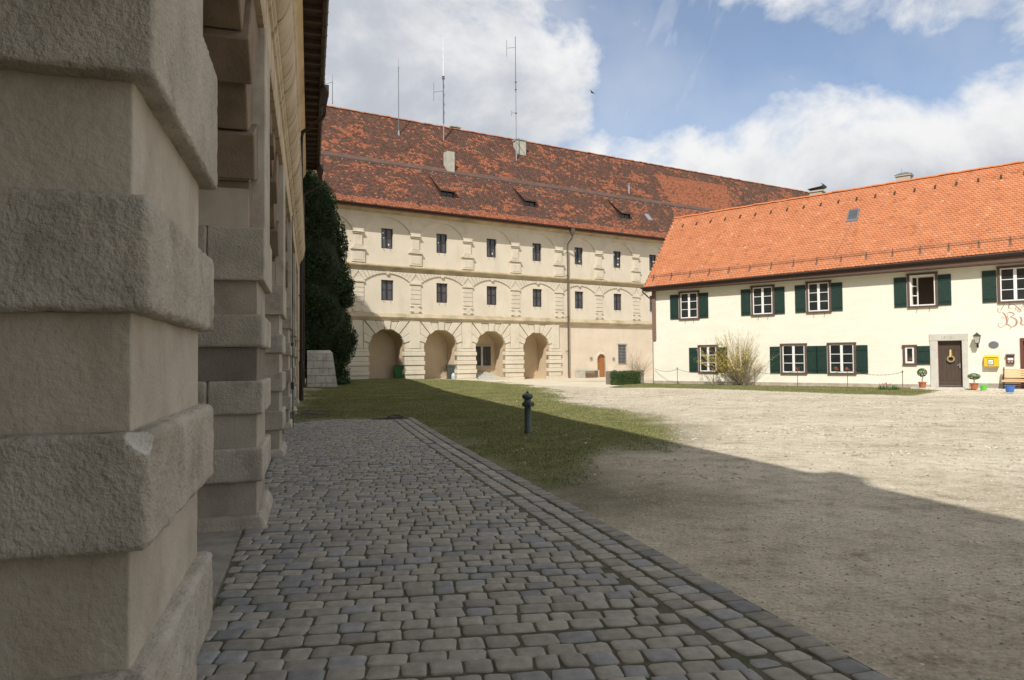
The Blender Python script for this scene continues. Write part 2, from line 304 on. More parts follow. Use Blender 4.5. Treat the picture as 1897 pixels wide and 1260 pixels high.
M['joint'] = mat('joint_soil', [(0.3, (.07, .062, .045)), (0.5, (.12, .11, .08)), (0.66, (.055, .075, .02))], scale=5, rough=1, bump=0.6, bscale=60)
M['flag'] = mat('flagstone', [(0.3, (.24, .22, .18)), (0.7, (.38, .355, .30))], scale=4, bump=0.5, bscale=30, second=(2, .5, .7, (.22, .2, .16), .6, (1, 1, 1)))
M['apron'] = mat('pale_paving_slab', [(0.3, (.48, .46, .41)), (0.7, (.60, .58, .52))], scale=3, bump=0.3, bscale=30)
M['paint_letter'] = mat('faded_brown_paint', [(0.3, (.36, .22, .16)), (0.7, (.50, .34, .26))], scale=8, rough=0.9, bump=0)
M['year'] = flat('worn_dark_paint', (.40, .35, .28), rough=0.9)
M['plaque'] = flat('grey_metal_plaque', (.26, .25, .25), rough=0.5, metal=0.2)
M['paper'] = flat('white_paper', (.72, .73, .74), rough=0.8, var=0.03)
M['red'] = flat('red_flower', (.55, .08, .05), rough=0.6)
M['straw'] = mat('dried_flower_wreath', [(0.35, (.10, .08, .03)), (0.5, (.34, .26, .13)), (0.65, (.55, .45, .32))], scale=40, rough=0.9, bump=0.8, bscale=90, bdist=0.01)
M['ribbon'] = flat('yellow_ribbon', (.70, .60, .22), rough=0.5)
M['bird'] = flat('dark_feather', (.03, .03, .03), rough=0.9)

# building frames: local X along the facade, local Y into the building
A_ANG = math.radians(16.3); B_ANG = math.radians(56.5); C_ANG = math.radians(51.3)
dA = Vector((-math.sin(A_ANG), math.cos(A_ANG), 0)); yA = Vector((-math.cos(A_ANG), -math.sin(A_ANG), 0))
dB = Vector((math.sin(B_ANG), math.cos(B_ANG), 0)); yB = Vector((-math.cos(B_ANG), math.sin(B_ANG), 0))
dC = Vector((math.sin(C_ANG), -math.cos(C_ANG), 0)); yC = Vector((math.cos(C_ANG), math.sin(C_ANG), 0))
PA = Vector((0, 0, 0)); PB = Vector((4.574, 56.98, 0)); PC = Vector((21.28, 33.656, 0))
def rz_of(d): return math.atan2(d.y, d.x)
FRM = {'A': (PA, dA, yA), 'B': (PB, dB, yB), 'C': (PC, dC, yC)}
def at(f, u, y, z=0.0):
    P, d, n = FRM[f]; return P + d * u + n * y + Vector((0, 0, z))
def frz(f): return rz_of(FRM[f][1])
def to_local(f, p):
    P, d, n = FRM[f]; q = p - P; return q.dot(d), q.dot(n)
# ------------------------------------------------------------------ ground
def sstep(a, b, x):
    t = min(1, max(0, (x - a) / (b - a))); return t * t * (3 - 2 * t)
def gz(x, y):
    ub, yb = (x - PB.x) * dB.x + (y - PB.y) * dB.y, (x - PB.x) * yB.x + (y - PB.y) * yB.y
    k = sstep(-16, -1.5, yb) * (1 - sstep(-19, -2, ub)) * .32
    l = -(x * yA.x + y * yA.y)
    far = sstep(9, 20, math.hypot(x, y))
    return k + far * 0.02 * mnoise.noise(Vector((x * .35, y * .35, 0)))
GRASS = [(560, 742), (566, 726), (600, 716), (640, 708), (700, 707.5), (760, 707), (860, 709.5), (940, 713), (1012, 722), (1035, 737), (1030, 746), (1105, 757), (1165, 768), (1222, 782), (1236, 803), (1200, 826), (1120, 845), (1075, 862), (1060, 900), (1000, 905), (930, 872), (860, 833), (800, 795), (765, 782), (740, 774), (640, 775), (560, 776)]
GP = [gpt(*p) for p in GRASS]
STRIP = [gpt(*p) for p in [(1127, 718.5), (1230, 718.5), (1400, 723.5), (1560, 729.5), (1690, 733.5), (1735, 724), (1700, 719.5)]] + [at('C', -15.9, 0), at('C', -17.5, -.3)]
def poly_d(P, x, y):
    """signed distance to polygon, positive inside"""
    ins = False; dm = 1e9; n = len(P)
    for i in range(n):
        ax, ay = P[i].x, P[i].y; bx, by = P[(i + 1) % n].x, P[(i + 1) % n].y
        if (ay > y) != (by > y) and x < (bx - ax) * (y - ay) / (by - ay) + ax: ins = not ins
        ex, ey = bx - ax, by - ay; t = max(0, min(1, ((x - ax) * ex + (y - ay) * ey) / (ex * ex + ey * ey + 1e-9)))
        dm = min(dm, math.hypot(x - ax - t * ex, y - ay - t * ey))
    return dm if ins else -dm
def gmask(x, y):
    """how grassy: 0..1 with ragged border"""
    d = poly_d(GP, x, y); near = 1.0 if y < 30 else 1.6
    n = mnoise.fractal(Vector((x * .9, y * .55, 2)), 0.7, 2.1, 4)
    a = sstep(-0.55, 0.5, d / near + n * .75)
    d2 = poly_d(STRIP, x, y); b = sstep(-.12, .15, d2 + n * .25)
    return max(a, b)
def dirt(x, y):
    """brown trodden soil between lawn, kerb and gravel"""
    l = -(x * yA.x + y * yA.y); s = x * dA.x + y * dA.y
    a = (1 - sstep(.6, 2.6, l - 2.6)) * sstep(5.5, 8, s) * (1 - sstep(22, 30, s))
    d = poly_d(GP, x, y); b = sstep(-1.6, .2, d) * .55 if y < 26 else sstep(-.8, .2, d) * .3
    n = mnoise.fractal(Vector((x * .6, y * .6, 9)), 0.8, 2.1, 4)
    return max(0, min(1, max(a, b) + n * .35 * (1 if max(a, b) > .05 else 0)))
def road(x, y):
    """smooth driven track along the guest house and across to the arcades"""
    p = Vector((x, y, 0)); u, v = to_local('C', p)
    a = sstep(-7.4, -5.6, v + .5 * mnoise.noise(Vector((x * .3, y * .3, 1)))) * (1 - sstep(-.3, .3, v)) if u > -30 else 0
    ub, vb = to_local('B', p); b = sstep(-7.5, -5, vb) * (1 if ub < 12 else 0) * .8
    return max(a, b) if -30 < x < 60 and -5 < y < 66 else 0
def build_ground():
    xs = sorted(set([-400, -200, -100, -60, -40, -30, -25] + [round(-22 + .3 * i, 3) for i in range(160)] + [30, 40, 60, 100, 200, 400]))
    ys = sorted(set([-400, -150, -60, -30, -15, -8, -4] + [round(-2 + .3 * i, 3) for i in range(215)] + [65, 75, 100, 150, 250, 600]))
    V = []; Cc = []
    for y in ys:
        for x in xs:
            V.append((x, y, gz(x, y) if -23 < x < 30 and -4 < y < 66 else 0))
            g = gmask(x, y) if -20 < x < 24 and 6 < y < 60 else 0
            Cc.append((g, dirt(x, y) if -20 < x < 20 and 2 < y < 60 else 0, road(x, y), 1))
    w = len(xs); Fc = [(j * w + i, j * w + i + 1, (j + 1) * w + i + 1, (j + 1) * w + i) for j in range(len(ys) - 1) for i in range(w - 1)]
    m = bpy.data.materials.new('courtyard_gravel'); m.use_nodes = True; nt = m.node_tree; N = nt.nodes.new; L = nt.links.new
    b = nt.nodes['Principled BSDF']; b.inputs['Roughness'].default_value = 0.95; b.inputs['Specular IOR Level'].default_value = 0.15
    tc = N('ShaderNodeTexCoord')
    def nz(scale, det=6, st=(1, 1, 1), r=.6):
        mp = N('ShaderNodeMapping'); mp.inputs['Scale'].default_value = st; L(tc.outputs['Object'], mp.inputs[0])
        n = N('ShaderNodeTexNoise'); n.inputs['Scale'].default_value = scale; n.inputs['Detail'].default_value = det; n.inputs['Roughness'].default_value = r; L(mp.outputs[0], n.inputs['Vector']); return n.outputs[0]
    def ramp(src, stops):
        r = N('ShaderNodeValToRGB'); L(src, r.inputs[0]); el = r.color_ramp.elements
        while len(el) < len(stops): el.new(.5)
        for e, (p, c) in zip(el, stops): e.position = p; e.color = (*c, 1)
        return r.outputs[0]
    def mixc(f, a, c, mode='MIX'):
        x = N('ShaderNodeMixRGB'); x.blend_type = mode
        for i, v in enumerate((f, a, c)):
            if isinstance(v, float): x.inputs[i].default_value = v
            elif isinstance(v, tuple): x.inputs[i].default_value = (*v, 1)
            else: L(v, x.inputs[i])
        return x.outputs[0]
    base = ramp(nz(.45, 5), [(.35, (.51, .455, .35)), (.5, (.585, .53, .415)), (.68, (.665, .61, .49))])
    fine = ramp(nz(26, 8, r=.75), [(.30, (.42, .40, .38)), (.45, (.82, .81, .80)), (.62, (1.08, 1.07, 1.05)), (.74, (1.45, 1.42, 1.38))])
    c = mixc(1.0, base, fine, 'MULTIPLY')
    mid = ramp(nz(3.2, 7, (1, 1, 1), .7), [(.36, (.70, .68, .66)), (.5, (.98, .98, .98)), (.66, (1.12, 1.11, 1.10))])
    c = mixc(0.8, c, mid, 'MULTIPLY')
    rough_ = ramp(nz(1.5, 10, r=.82), [(.36, (.50, .47, .43)), (.45, (.92, .91, .90)), (.56, (1.0, 1.0, 1.0)), (.68, (1.22, 1.22, 1.22))])
    c = mixc(.85, c, rough_, 'MULTIPLY')
    vc = N('ShaderNodeVertexColor'); vc.layer_name = 'tint'; sp = N('ShaderNodeSeparateColor'); L(vc.outputs[0], sp.inputs[0])
    soil = mixc(1.0, ramp(nz(1.7, 7), [(.3, (.12, .11, .07)), (.5, (.205, .185, .125)), (.7, (.31, .285, .21))]), fine, 'MULTIPLY')
    smooth_ = mixc(.45, ramp(nz(.8, 6), [(.35, (.56, .49, .37)), (.65, (.66, .59, .46))]), fine, 'MULTIPLY')
    c = mixc(sp.outputs[2], c, smooth_)
    c = mixc(sp.outputs[1], c, soil)
    turf = ramp(nz(2.0, 8, r=.7), [(.3, (.09, .11, .035)), (.5, (.13, .15, .05)), (.62, (.19, .17, .075)), (.75, (.30, .26, .15))])
    c = mixc(sp.outputs[0], c, turf); L(c, b.inputs['Base Color'])
    ad = N('ShaderNodeMath'); ad.operation = 'ADD'; L(nz(30, 6, r=.7), ad.inputs[0]); ml = N('ShaderNodeMath'); ml.operation = 'MULTIPLY'; L(nz(4, 6), ml.inputs[0]); ml.inputs[1].default_value = 2.2; L(ml.outputs[0], ad.inputs[1])
    bp = N('ShaderNodeBump'); bp.inputs['Strength'].default_value = .75; bp.inputs['Distance'].default_value = .022; L(ad.outputs[0], bp.inputs['Height']); L(bp.outputs[0], b.inputs['Normal'])
    g = raw('ground', V, Fc, m, smooth=True, cols=Cc); tag(g, 'pale gravel courtyard ground with worn brown soil and turf', kind='structure'); del g['label']
build_ground()

def blades():
    rs = np.random.RandomState(3); pts = []
    xmin = min(p.x for p in GP); xmax = max(p.x for p in GP)
    # coarse mask grid for speed
    gx = np.arange(-18, 24, .25); gy = np.arange(8, 58, .25)
    G = np.array([[gmask(x, y) if (poly_d(GP, x, y) > -1.6 or poly_d(STRIP, x, y) > -.6) else 0 for x in gx] for y in gy])
    ny, nx = G.shape; tot = []
    for j in range(ny):
        y = gy[j]; dens = 26 * (1.0 if y < 20 else (20 / y) ** 1.2) 
        for i in range(nx):
            g = G[j, i]
            if g < .16: continue
            k = rs.poisson(dens * g * 2.2)
            if k: tot.append(np.column_stack([gx[i] + rs.rand(k) * .25, y + rs.rand(k) * .25, np.full(k, g)]))
    P = np.vstack(tot); n = len(P)
    z = np.array([gz(a, b) for a, b in P[:, :2]])
    h = (.008 + .020 * rs.rand(n)) * (.6 + .5 * P[:, 2]) * np.where(P[:, 1] > 26, 1.35, 1.0); w = .004 + .004 * rs.rand(n) + .00018 * P[:, 1]
    an = rs.rand(n) * 2 * np.pi; lean = rs.rand(n) * .03; la = rs.rand(n) * 2 * np.pi
    V = np.zeros((n, 3, 3)); cx, sx = np.cos(an) * w, np.sin(an) * w
    V[:, 0] = np.column_stack([P[:, 0] - cx, P[:, 1] - sx, z - .002]); V[:, 1] = np.column_stack([P[:, 0] + cx, P[:, 1] + sx, z - .002])
    V[:, 2] = np.column_stack([P[:, 0] + np.cos(la) * lean, P[:, 1] + np.sin(la) * lean, z + h])
    dry = np.array([.5 + .5 * mnoise.fractal(Vector((a * .8, b * .8, 4)), .7, 2.2, 3) for a, b in P[:, :2]]) + rs.randn(n) * .16
    dry = np.clip(dry + .08, 0, 1)[:, None]
    col = (1 - dry) * np.array([[.150, .180, .058]]) + dry * np.array([[.31, .275, .13]])
    col *= (.75 + .5 * rs.rand(n, 1)); C4 = np.ones((n, 3, 4)); C4[:, :, :3] = col[:, None, :]
    o = fast('grass', V.reshape(-1, 3), np.arange(3 * n), 3, M['grass'], cols=C4.reshape(-1, 4)); o['kind'] = 'stuff'
    tag(o, 'short patchy spring grass of the courtyard lawn', 'grass')
    print('blades', n)
blades()

def pebbles():
    rs = np.random.RandomState(11); out = []
    def scatter(n, x0, x1, y0, y1, s0, s1, pw=2.6):
        x = x0 + rs.rand(n) * (x1 - x0); y = y0 + rs.rand(n) ** 1.0 * (y1 - y0); s = s0 + (s1 - s0) * rs.rand(n) ** pw; out.append(np.column_stack([x, y, s]))
    scatter(26000, 1.2, 9, 2.6, 9, .003, .014); scatter(15000, -1, 15, 9, 20, .005, .026, 3.2); scatter(8000, -1, 22, 20, 36, .008, .042, 3.5)
    cl = []
    for k in range(260):
        y0 = 9 + 26 * rs.rand(); x0 = -1 + rs.rand() * 24; m_ = 14 + int(rs.rand() * 40); cl.append(np.column_stack([x0 + rs.randn(m_) * .55, y0 + rs.randn(m_) * .16, .010 + .035 * rs.rand(m_) ** 2]))
    out += cl
    P = np.vstack(out); l = -(P[:, 0] * yA.x + P[:, 1] * yA.y); P = P[l > 2.78]
    keep = np.array([poly_d(GP, a, b) < (-.1 if rs.rand() > .05 else 9) and poly_d(STRIP, a, b) < .0 for a, b, _ in P]); P = P[keep]
    n = len(P); z = np.array([gz(a, b) for a, b in P[:, :2]]); s = P[:, 2:3]
    an = rs.rand(n) * 6.283; O = np.zeros((n, 6, 3)); st = .6 + .8 * rs.rand(n, 4)
    for k in range(4):
        a = an + k * np.pi / 2 + rs.randn(n) * .25; O[:, k, 0] = np.cos(a) * s[:, 0] * st[:, k]; O[:, k, 1] = np.sin(a) * s[:, 0] * st[:, k]
    O[:, 4, 2] = s[:, 0] * (.35 + .35 * rs.rand(n)); O[:, 5, 2] = -s[:, 0] * .3
    V = O + np.column_stack([P[:, 0], P[:, 1], z])[:, None, :]
    T = np.array([(0, 1, 4), (1, 2, 4), (2, 3, 4), (3, 0, 4)]); idx = (np.arange(n)[:, None, None] * 6 + T[None]).ravel()
    g = rs.rand(n, 1); base = np.array([[.50, .45, .36]]); col = base * (.45 + .85 * g); br = rs.rand(n) < .12; col[br] = np.array([.30, .21, .14]) * (.6 + .6 * rs.rand(br.sum(), 1)); wh = rs.rand(n) < .05; col[wh] = np.array([.68, .65, .58])
    C4 = np.ones((n, 6, 4)); C4[:, :, :3] = col[:, None, :]
    o = fast('loose_gravel', V.reshape(-1, 3), idx, 3, M['pebble'], cols=C4.reshape(-1, 4)); o['kind'] = 'stuff'; tag(o, 'loose limestone chips lying on the courtyard gravel', 'gravel')
pebbles()

# ------------------------------------------------------------------ cobbled path
def lfun(l, s): return (-yA * l + dA * s)
def setts():
    rs = random.Random(5); V = []; Fc = []; Cc = []
    SH = []
    for k in range(12):
        a = 2 * math.pi * (k + .5) / 12; c, s_ = math.cos(a), math.sin(a); p = .30
        SH.append((math.copysign(abs(c) ** p, c), math.copysign(abs(s_) ** p, s_)))
    def stone(cx, cy, hx, hy, rot, dark, top=0.0):
        b = len(V); ca, sa = math.cos(rot), math.sin(rot); tx, ty = rs.gauss(0, .018), rs.gauss(0, .018); dz = rs.gauss(0, .0028) + top
        sk = rs.gauss(0, .05); jit = [(1 + rs.gauss(0, .035), 1 + rs.gauss(0, .035)) for _ in SH]
        g = .325 * (.84 + .34 * rs.random()) * dark; t = rs.random()
        col = (g * (1.05 + .04 * t), g * (1.01 + .01 * t), g * (.91 - .05 * t), 1) if t > .22 else (g * .93, g * .945, g * .935, 1)
        for sc_, z in ((1.03, -.055), (1.0, -.011), (.98, -.0035), (.945, -.0006), (.5, .0008)):
            for (x, y), (jx, jy) in zip(SH, jit):
                X = x * hx * sc_ * jx + sk * y * hy; Y = y * hy * sc_ * jy
                if sc_ > .9: X = x * (hx - (1 - sc_) * .12) * jx + sk * y * hy; Y = y * (hy - (1 - sc_) * .12) * jy
                V.append((cx + X * ca - Y * sa, cy + X * sa + Y * ca, z + dz + X * tx + Y * ty)); Cc.append(col)
        V.append((cx, cy, .001 + dz)); Cc.append(col)
        for r in range(4):
            for k in range(12): Fc.append((b + r * 12 + k, b + r * 12 + (k + 1) % 12, b + (r + 1) * 12 + (k + 1) % 12, b + (r + 1) * 12 + k))
        for k in range(12): Fc.append((b + 48 + k, b + 48 + (k + 1) % 12, b + 60))
    # edge rows, laid lengthwise
    for (l0, l1, dark, top) in ((2.515, 2.695, .80, .004), (2.325, 2.505, 1.06, 0), (2.14, 2.315, 1.0, -.004)):
        s = 1.2
        while s < 18.9:
            ln = rs.uniform(.13, .20); c = lfun((l0 + l1) / 2 + rs.gauss(0, .003) + .035 * math.sin(s * .35) , s + ln / 2)
            stone(c.x, c.y, (l1 - l0) / 2 - .006, ln / 2 - .006, math.atan2(-yA.y, -yA.x) + rs.gauss(0, .02), dark, top); s += ln
    # field rows
    rot0 = A_ANG - math.radians(9.0); ex = Vector((math.cos(rot0), math.sin(rot0), 0)); ey = Vector((-math.sin(rot0), math.cos(rot0), 0))
    v = .8
    while v < 20.5:
        rw = rs.uniform(.138, .166); u = -8.0 + rs.random() * .15; wob = rs.random() * 6
        while u < 6:
            ln = rs.uniform(.135, .225); c = ex * (u + ln / 2) + ey * (v + rw / 2 + .018 * math.sin((u + wob) * .9) + rs.gauss(0, .0025)); l = -(c.dot(yA)); s = c.dot(dA)
            lim = 2.12 + .035 * math.sin(s * .35)
            lo = -.60
            u1 = u + ln; over = l + ln / 2 - lim; und = lo - (l - ln / 2)
            if 0 < over < ln - .07: ln2 = ln - over - .004; c = c - ex * (ln - ln2) / 2; ln = ln2; l = lim - ln / 2 - .005
            elif 0 < und < ln - .07: ln2 = ln - und; c = c + ex * (ln - ln2) / 2; ln = ln2; l = lo + ln / 2 + .005
            if lo < l - ln * .4 and l + ln * .5 < lim + .001 and .9 < s < 18.8 + .3 * math.sin(l * 2):
                moss = .0035 if l > .9 else .002
                stone(c.x, c.y, ln / 2 - moss - .002, rw / 2 - moss - .001, rot0 + rs.gauss(0, .02) + .016 * math.cos((u + wob) * .9), 1.0)
            u = u1
        v += rw
    raw('cobbled_path', V, Fc, M['cobble'], smooth=True, cols=Cc, kind='structure')
    m = MB(); a, b_, c, d = lfun(-.60, .7), lfun(2.72, .7), lfun(2.66, 18.95), lfun(-.6, 18.9)
    nx, ny = 24, 120
    Vv = []; Ff = []
    for j in range(ny + 1):
        for i in range(nx + 1):
            l = -.60 + (3.30 + .035 * math.sin((.9 + 18.1 * j / ny) * .35)) * i / nx; s = .7 + 18.25 * j / ny; p = lfun(l, s); Vv.append((p.x, p.y, .0165 + .0035 * mnoise.noise(Vector((p.x * 4, p.y * 4, 0)))))
    Ff = [(j * (nx + 1) + i, j * (nx + 1) + i + 1, (j + 1) * (nx + 1) + i + 1, (j + 1) * (nx + 1) + i) for j in range(ny) for i in range(nx)]
    raw('path_bedding', Vv, Ff, M['joint'], kind='structure')
    print('setts', len(V) // 61)
SET_Z = .026
setts()
for o in sc.objects:
    if o.name == 'cobbled_path': o.location.z = SET_Z
# arcade floor slabs behind the pier line
m = MB(); rs = random.Random(9); y = .61
while y < 5.0:
    wy = rs.uniform(.45, .7); s = -8
    while s < 36:
        ls = rs.uniform(.5, 1.0); m.box(s + .004, s + ls - .004, y + .004, y + wy - .004, -.03, .012 + rs.random() * .006); s += ls
    y += wy
fl = m.build('arcade_floor', M['flag'], bevel=.008, kind='structure'); fl.rotation_euler = (0, 0, frz('A'))
# apron slabs at the guest house
m = MB(); rs = random.Random(2); u = -1.5
while u < 9:
    w = rs.uniform(.5, .8)
    for (a, b_) in ((-.75, -.02), (-1.35, -.765)): m.box(u + .006, u + w - .006, a + .006, b_ - .006, -.05, .05)
    u += w
ap = m.build('doorstep_paving', M['apron'], bevel=.006, kind='structure'); ap.location = PC; ap.rotation_euler = (0, 0, frz('C'))
# ------------------------------------------------------------------ arcade building (left)
CH = .32; ZO = .134
def rblock(V, Fc, Cc, x0, x1, y0, y1, z0, z1, r, step, amp, seed, chip=None, soft=1.0):
    """hewn block: rounded box with a dense skin pushed about by noise"""
    lo = (x0, y0, z0); hi = (x1, y1, z1); key = {}
    def samples(a, b):
        e = [0, r * .3, r * .65, r, r * 1.6]; n = max(1, int(round((b - a - 3.2 * r) / step)))
        mid = [a + 1.6 * r + (b - a - 3.2 * r) * i / n for i in range(1, n)]
        return [a + t for t in e] + mid + [b - t for t in reversed(e)]
    S = [samples(lo[i], hi[i]) for i in range(3)]
    def vid(p):
        k = (round(p[0], 5), round(p[1], 5), round(p[2], 5))
        if k in key: return key[k]
        q = [min(max(p[i], lo[i] + r), hi[i] - r) for i in range(3)]; d = Vector((p[0] - q[0], p[1] - q[1], p[2] - q[2]))
        nrm = d.normalized() if d.length > 1e-6 else Vector((0, 0, 1)); P = Vector(q) + nrm * r
        e = sum(1 for i in range(3) if abs(p[i] - q[i]) > r * .5)
        nz = mnoise.fractal(Vector((P.x * 9 + seed, P.y * 9, P.z * 9)), .9, 2.1, 3) * .9 + mnoise.noise(Vector((P.x * 42, P.y * 42 + seed, P.z * 42))) * .55 + mnoise.noise(Vector((P.x * 85, P.y * 85 + seed, P.z * 85))) * .35
        big = mnoise.noise(Vector((P.x * 2.2 + seed, P.y * 2.2, P.z * 2.2))) * .6
        a = amp * (nz + big) - (amp * .55 if e >= 2 else 0) * max(0, mnoise.noise(Vector((P.x * 14 + seed, P.y * 14, P.z * 14))) + .1) * 2
        P = P + nrm * a; t = 1.0 + .10 * mnoise.noise(Vector((P.x * 5, P.y * 5, P.z * 5 + seed)))
        col = (t, t, t, 1)
        if chip:
            c0 = Vector(chip[0]); dd = P - c0
            if dd.length < chip[1]: P = c0 + dd.normalized() * chip[1]; P += Vector((mnoise.noise(P * 60), mnoise.noise(P * 55), mnoise.noise(P * 50))) * .0015; col = (1.5, 1.6, 1.75, 1)
        key[k] = len(V); V.append(tuple(P)); Cc.append(col); return key[k]
    for ax in range(3):
        b_, c_ = [(1, 2), (0, 2), (0, 1)][ax]
        for side in (0, 1):
            w = lo[ax] if side == 0 else hi[ax]; A_, B_ = S[b_], S[c_]
            for i in range(len(A_) - 1):
                for j in range(len(B_) - 1):
                    q = []
                    for (ii, jj) in ((i, j), (i + 1, j), (i + 1, j + 1), (i, j + 1)):
                        p = [0, 0, 0]; p[ax] = w; p[b_] = A_[ii]; p[c_] = B_[jj]; q.append(vid(p))
                    if (side == 0) != (ax == 1): q = q[::-1]
                    Fc.append(tuple(q))
bA = thing('arcade_building', 'long stone building with rusticated arcade piers and dark eaves beside the cobbled path', 'building', (0, 0, 0), frz('A'))
PIER_S = [-3.0, 2.04, 7.03, 12.12, 17.2, 22.25, 27.3]; PW = 1.35; YB = .43; YR = .49; YD = 1.75; ZSP = 8.6 * CH + ZO
def build_pier(k, s):
    near = abs(s - 2.04) < .1; YB, YR, PW = (.410, .466, 1.28) if near else (.43, .49, 1.35)
    near = abs(s - 2.04) < .1; mid = abs(s - 7.03) < .1
    V, Fc, Cc = [], [], []; st = .0125 if near else (.035 if mid else .12); amp = .0060 if near else (.004 if mid else .004)
    rr = .023 if near else .026
    rs = random.Random(k * 5 + 1)
    for n, (a, b_) in enumerate(((1, 2), (3, 4), (5, 6), (7, 8.6))):
        split = YB + (.95 if near else (.50 if n % 2 else .78)); chip = None
        if near and n == 1: chip = (Vector((s - .028, YB - .025, 4 * CH + ZO + .028)), .098)
        if near and n == 0: pass
        imp = n == 3; x0, x1 = s - (.02 if imp else 0), s + PW + (.02 if imp else 0); z1 = b_ * CH + ZO; z0 = a * CH + ZO + rs.uniform(-.006, .006)
        rblock(V, Fc, Cc, x0, x1, YB - (.01 if imp else 0), split, z0, z1, rr * (.6 if imp else 1), st, amp * (.6 if imp else 1), k * 7.3 + n * 3.1, chip)
        rblock(V, Fc, Cc, x0, x1, split + .003, YD, z0, z1, rr, max(st, .05), amp, k * 9.1 + n)
    o = raw('pillar', V, Fc, M['stone'], bA, smooth=True, cols=Cc)
    V, Fc, Cc = [], [], []
    for n, (a, b_) in enumerate(((.1, 1.02), (1.98, 3.02), (3.98, 5.02), (5.98, 7.02))):
        n0 = len(V)
        rblock(V, Fc, Cc, s + .06, s + PW - .06, YR, YD - .06, a * CH + ZO - (.05 if a < 1 else 0), b_ * CH + ZO, .008, .02 if near else .12, .0014 if near else .003, k * 3 + n)
        tt = ([1, 1, 1, 1] if near else [.80, .92, .48, .80] if mid else [rs.uniform(.7, 1.05) for _ in range(4)])[n]; Cc = Cc[:len(Cc) - (len(Cc) - n0)] + [(tt, tt * .985, tt * .96, 1)] * (len(V) - n0)
    raw('rendered_band', V, Fc, M['bandA'], o, smooth=True, cols=Cc)
    V, Fc, Cc = [], [], []
    rblock(V, Fc, Cc, s - .0, s + PW, YB + .01, YD, -.12, .05 + .09, .04, .05, .008, k * 5.0)
    # plinth spreads at its foot
    V = [(x + (-.05 if x < s + .3 else .05) * max(0, (.15 - z) / .2), y - .06 * max(0, (.15 - z) / .2) * (1 if y < 1 else 0), z) for x, y, z in V]
    raw('plinth', V, Fc, M['stone'], o, smooth=True, cols=Cc)
for k, s in enumerate(PIER_S): build_pier(k, s)
# arches: voussoirs alternately proud and set back, deep soffits
YV, YW, YS = .50, .555, .565
ZA = 4.98
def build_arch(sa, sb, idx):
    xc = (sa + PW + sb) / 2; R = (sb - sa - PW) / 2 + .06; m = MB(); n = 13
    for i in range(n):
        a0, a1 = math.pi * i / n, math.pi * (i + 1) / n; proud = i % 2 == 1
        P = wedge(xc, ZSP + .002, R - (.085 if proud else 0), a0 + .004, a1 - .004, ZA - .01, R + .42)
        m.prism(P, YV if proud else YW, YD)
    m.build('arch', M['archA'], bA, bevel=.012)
for i in range(len(PIER_S) - 1): build_arch(PIER_S[i], PIER_S[i + 1], i)
for s in PIER_S:
    m = MB(); m.box(s + .28, s + PW - .28, YB, YD, ZSP + .003, ZA); m.build('pilaster', M['stone_far'], bA, bevel=.01)
    m = MB(); m.box(s + .02, s + PW - .02, YR + .075, YD - .01, ZSP + .001, ZA - .004); m.build('spandrel', M['renderA'], bA)
# architrave + cornice (ends where the downpipe comes down)
prof = [(YS, ZA), (.445, ZA), (.43, ZA + .04), (.43, 5.40), (.40, 5.42), (.395, 5.47), (.37, 5.50), (.365, 5.54)]
for i in range(9):
    t = i / 8 * math.pi / 2; prof.append((.365 - .165 * math.sin(t) ** 1.3 * .95, 5.56 + .40 * (1 - math.cos(t)) ** .9))
prof += [(.20, 5.98), (.185, 6.0), (.185, 6.13), (.21, 6.16), (.46, 6.22)]
m = MB(); seg = 60
for i in range(seg):
    a = -30 + 58.8 * i / seg; b_ = -30 + 58.8 * (i + 1) / seg; m.profile(prof, a, b_)
m.add([(28.8, y, z) for y, z in prof], [tuple(range(len(prof)))])
m.build('cornice', M['corniceA'], bA)
m = MB(); m.box(-30, 28.79, YS + .01, YD + .1, ZA + .02, 6.19); m.build('entablature_core', M['renderA'], bA)
# rear wall of the arcade passage, vault ceiling
m = MB(); m.sheet(-30, 39, 0, 5.2, 5.0); m.box(-30, 39, 1.86, 5.1, 5.2, 5.35); m.build('passage_wall', M['renderA'], bA)
# upper wall with a plaster cove below the eaves, plain wall past the downpipe
m = MB(); m.sheet(-30, 39.5, 6.15, 11.25, .455); m.profile([(.455, 11.25), (.44, 11.3), (.42, 11.4), (.36, 11.65), (.27, 11.83), (.215, 11.93), (.20, 12.0), (.20, 12.06)], -30, 39.5)
m.add([(39.5, .455, 0), (39.5, 12, 0), (39.5, 12, 12.2), (39.5, .455, 12.2)], [(0, 1, 2, 3)])
m.sheet(28.80, 39.5, 0, 6.16, .457)
m.add([(28.8, .457, 0), (28.8, 1.8, 0), (28.8, 1.8, 6.2), (28.8, .457, 6.2)], [(3, 2, 1, 0)])
m.box(-30, -3, .5, 1.75, 0, 6.1)
m.build('upper_wall', M['yellowA'], bA)
# eaves: boarding, rafter tails, gutter
m = MB(); m.box(-30, 39.4, -.42, 1.2, 12.20, 12.24); ev = m.build('eaves_boarding', M['wood_dark'], bA)
s = -6.2
while s < 39.3: m = MB(); m.box(s, s + .12, -.40, .21, 12.06, 12.199); m.build('rafter_tail', M['wood_dark'], bA); s += .78
m = MB(); gp = [(-.36 - .085 + .085 * math.cos(t), 12.10 - .085 * math.sin(t)) for t in [math.pi * i / 8 for i in range(9)]]
m.profile(gp, -30, 39.45); m.profile([(a * 1.0 + (.006 if a > -.445 else -.006), b - .006) for a, b in gp][::-1], -30, 39.45); s = -29.5
while s < 39.3: m.box(s, s + .03, -.545, -.35, 12.085, 12.105); m.tube([(s + .015, -.36 - .085 + .093 * math.cos(t), 12.10 - .093 * math.sin(t)) for t in [math.pi * i / 8 for i in range(9)]], .010, 4); s += .78
m.build('gutter', M['gutter'], bA)
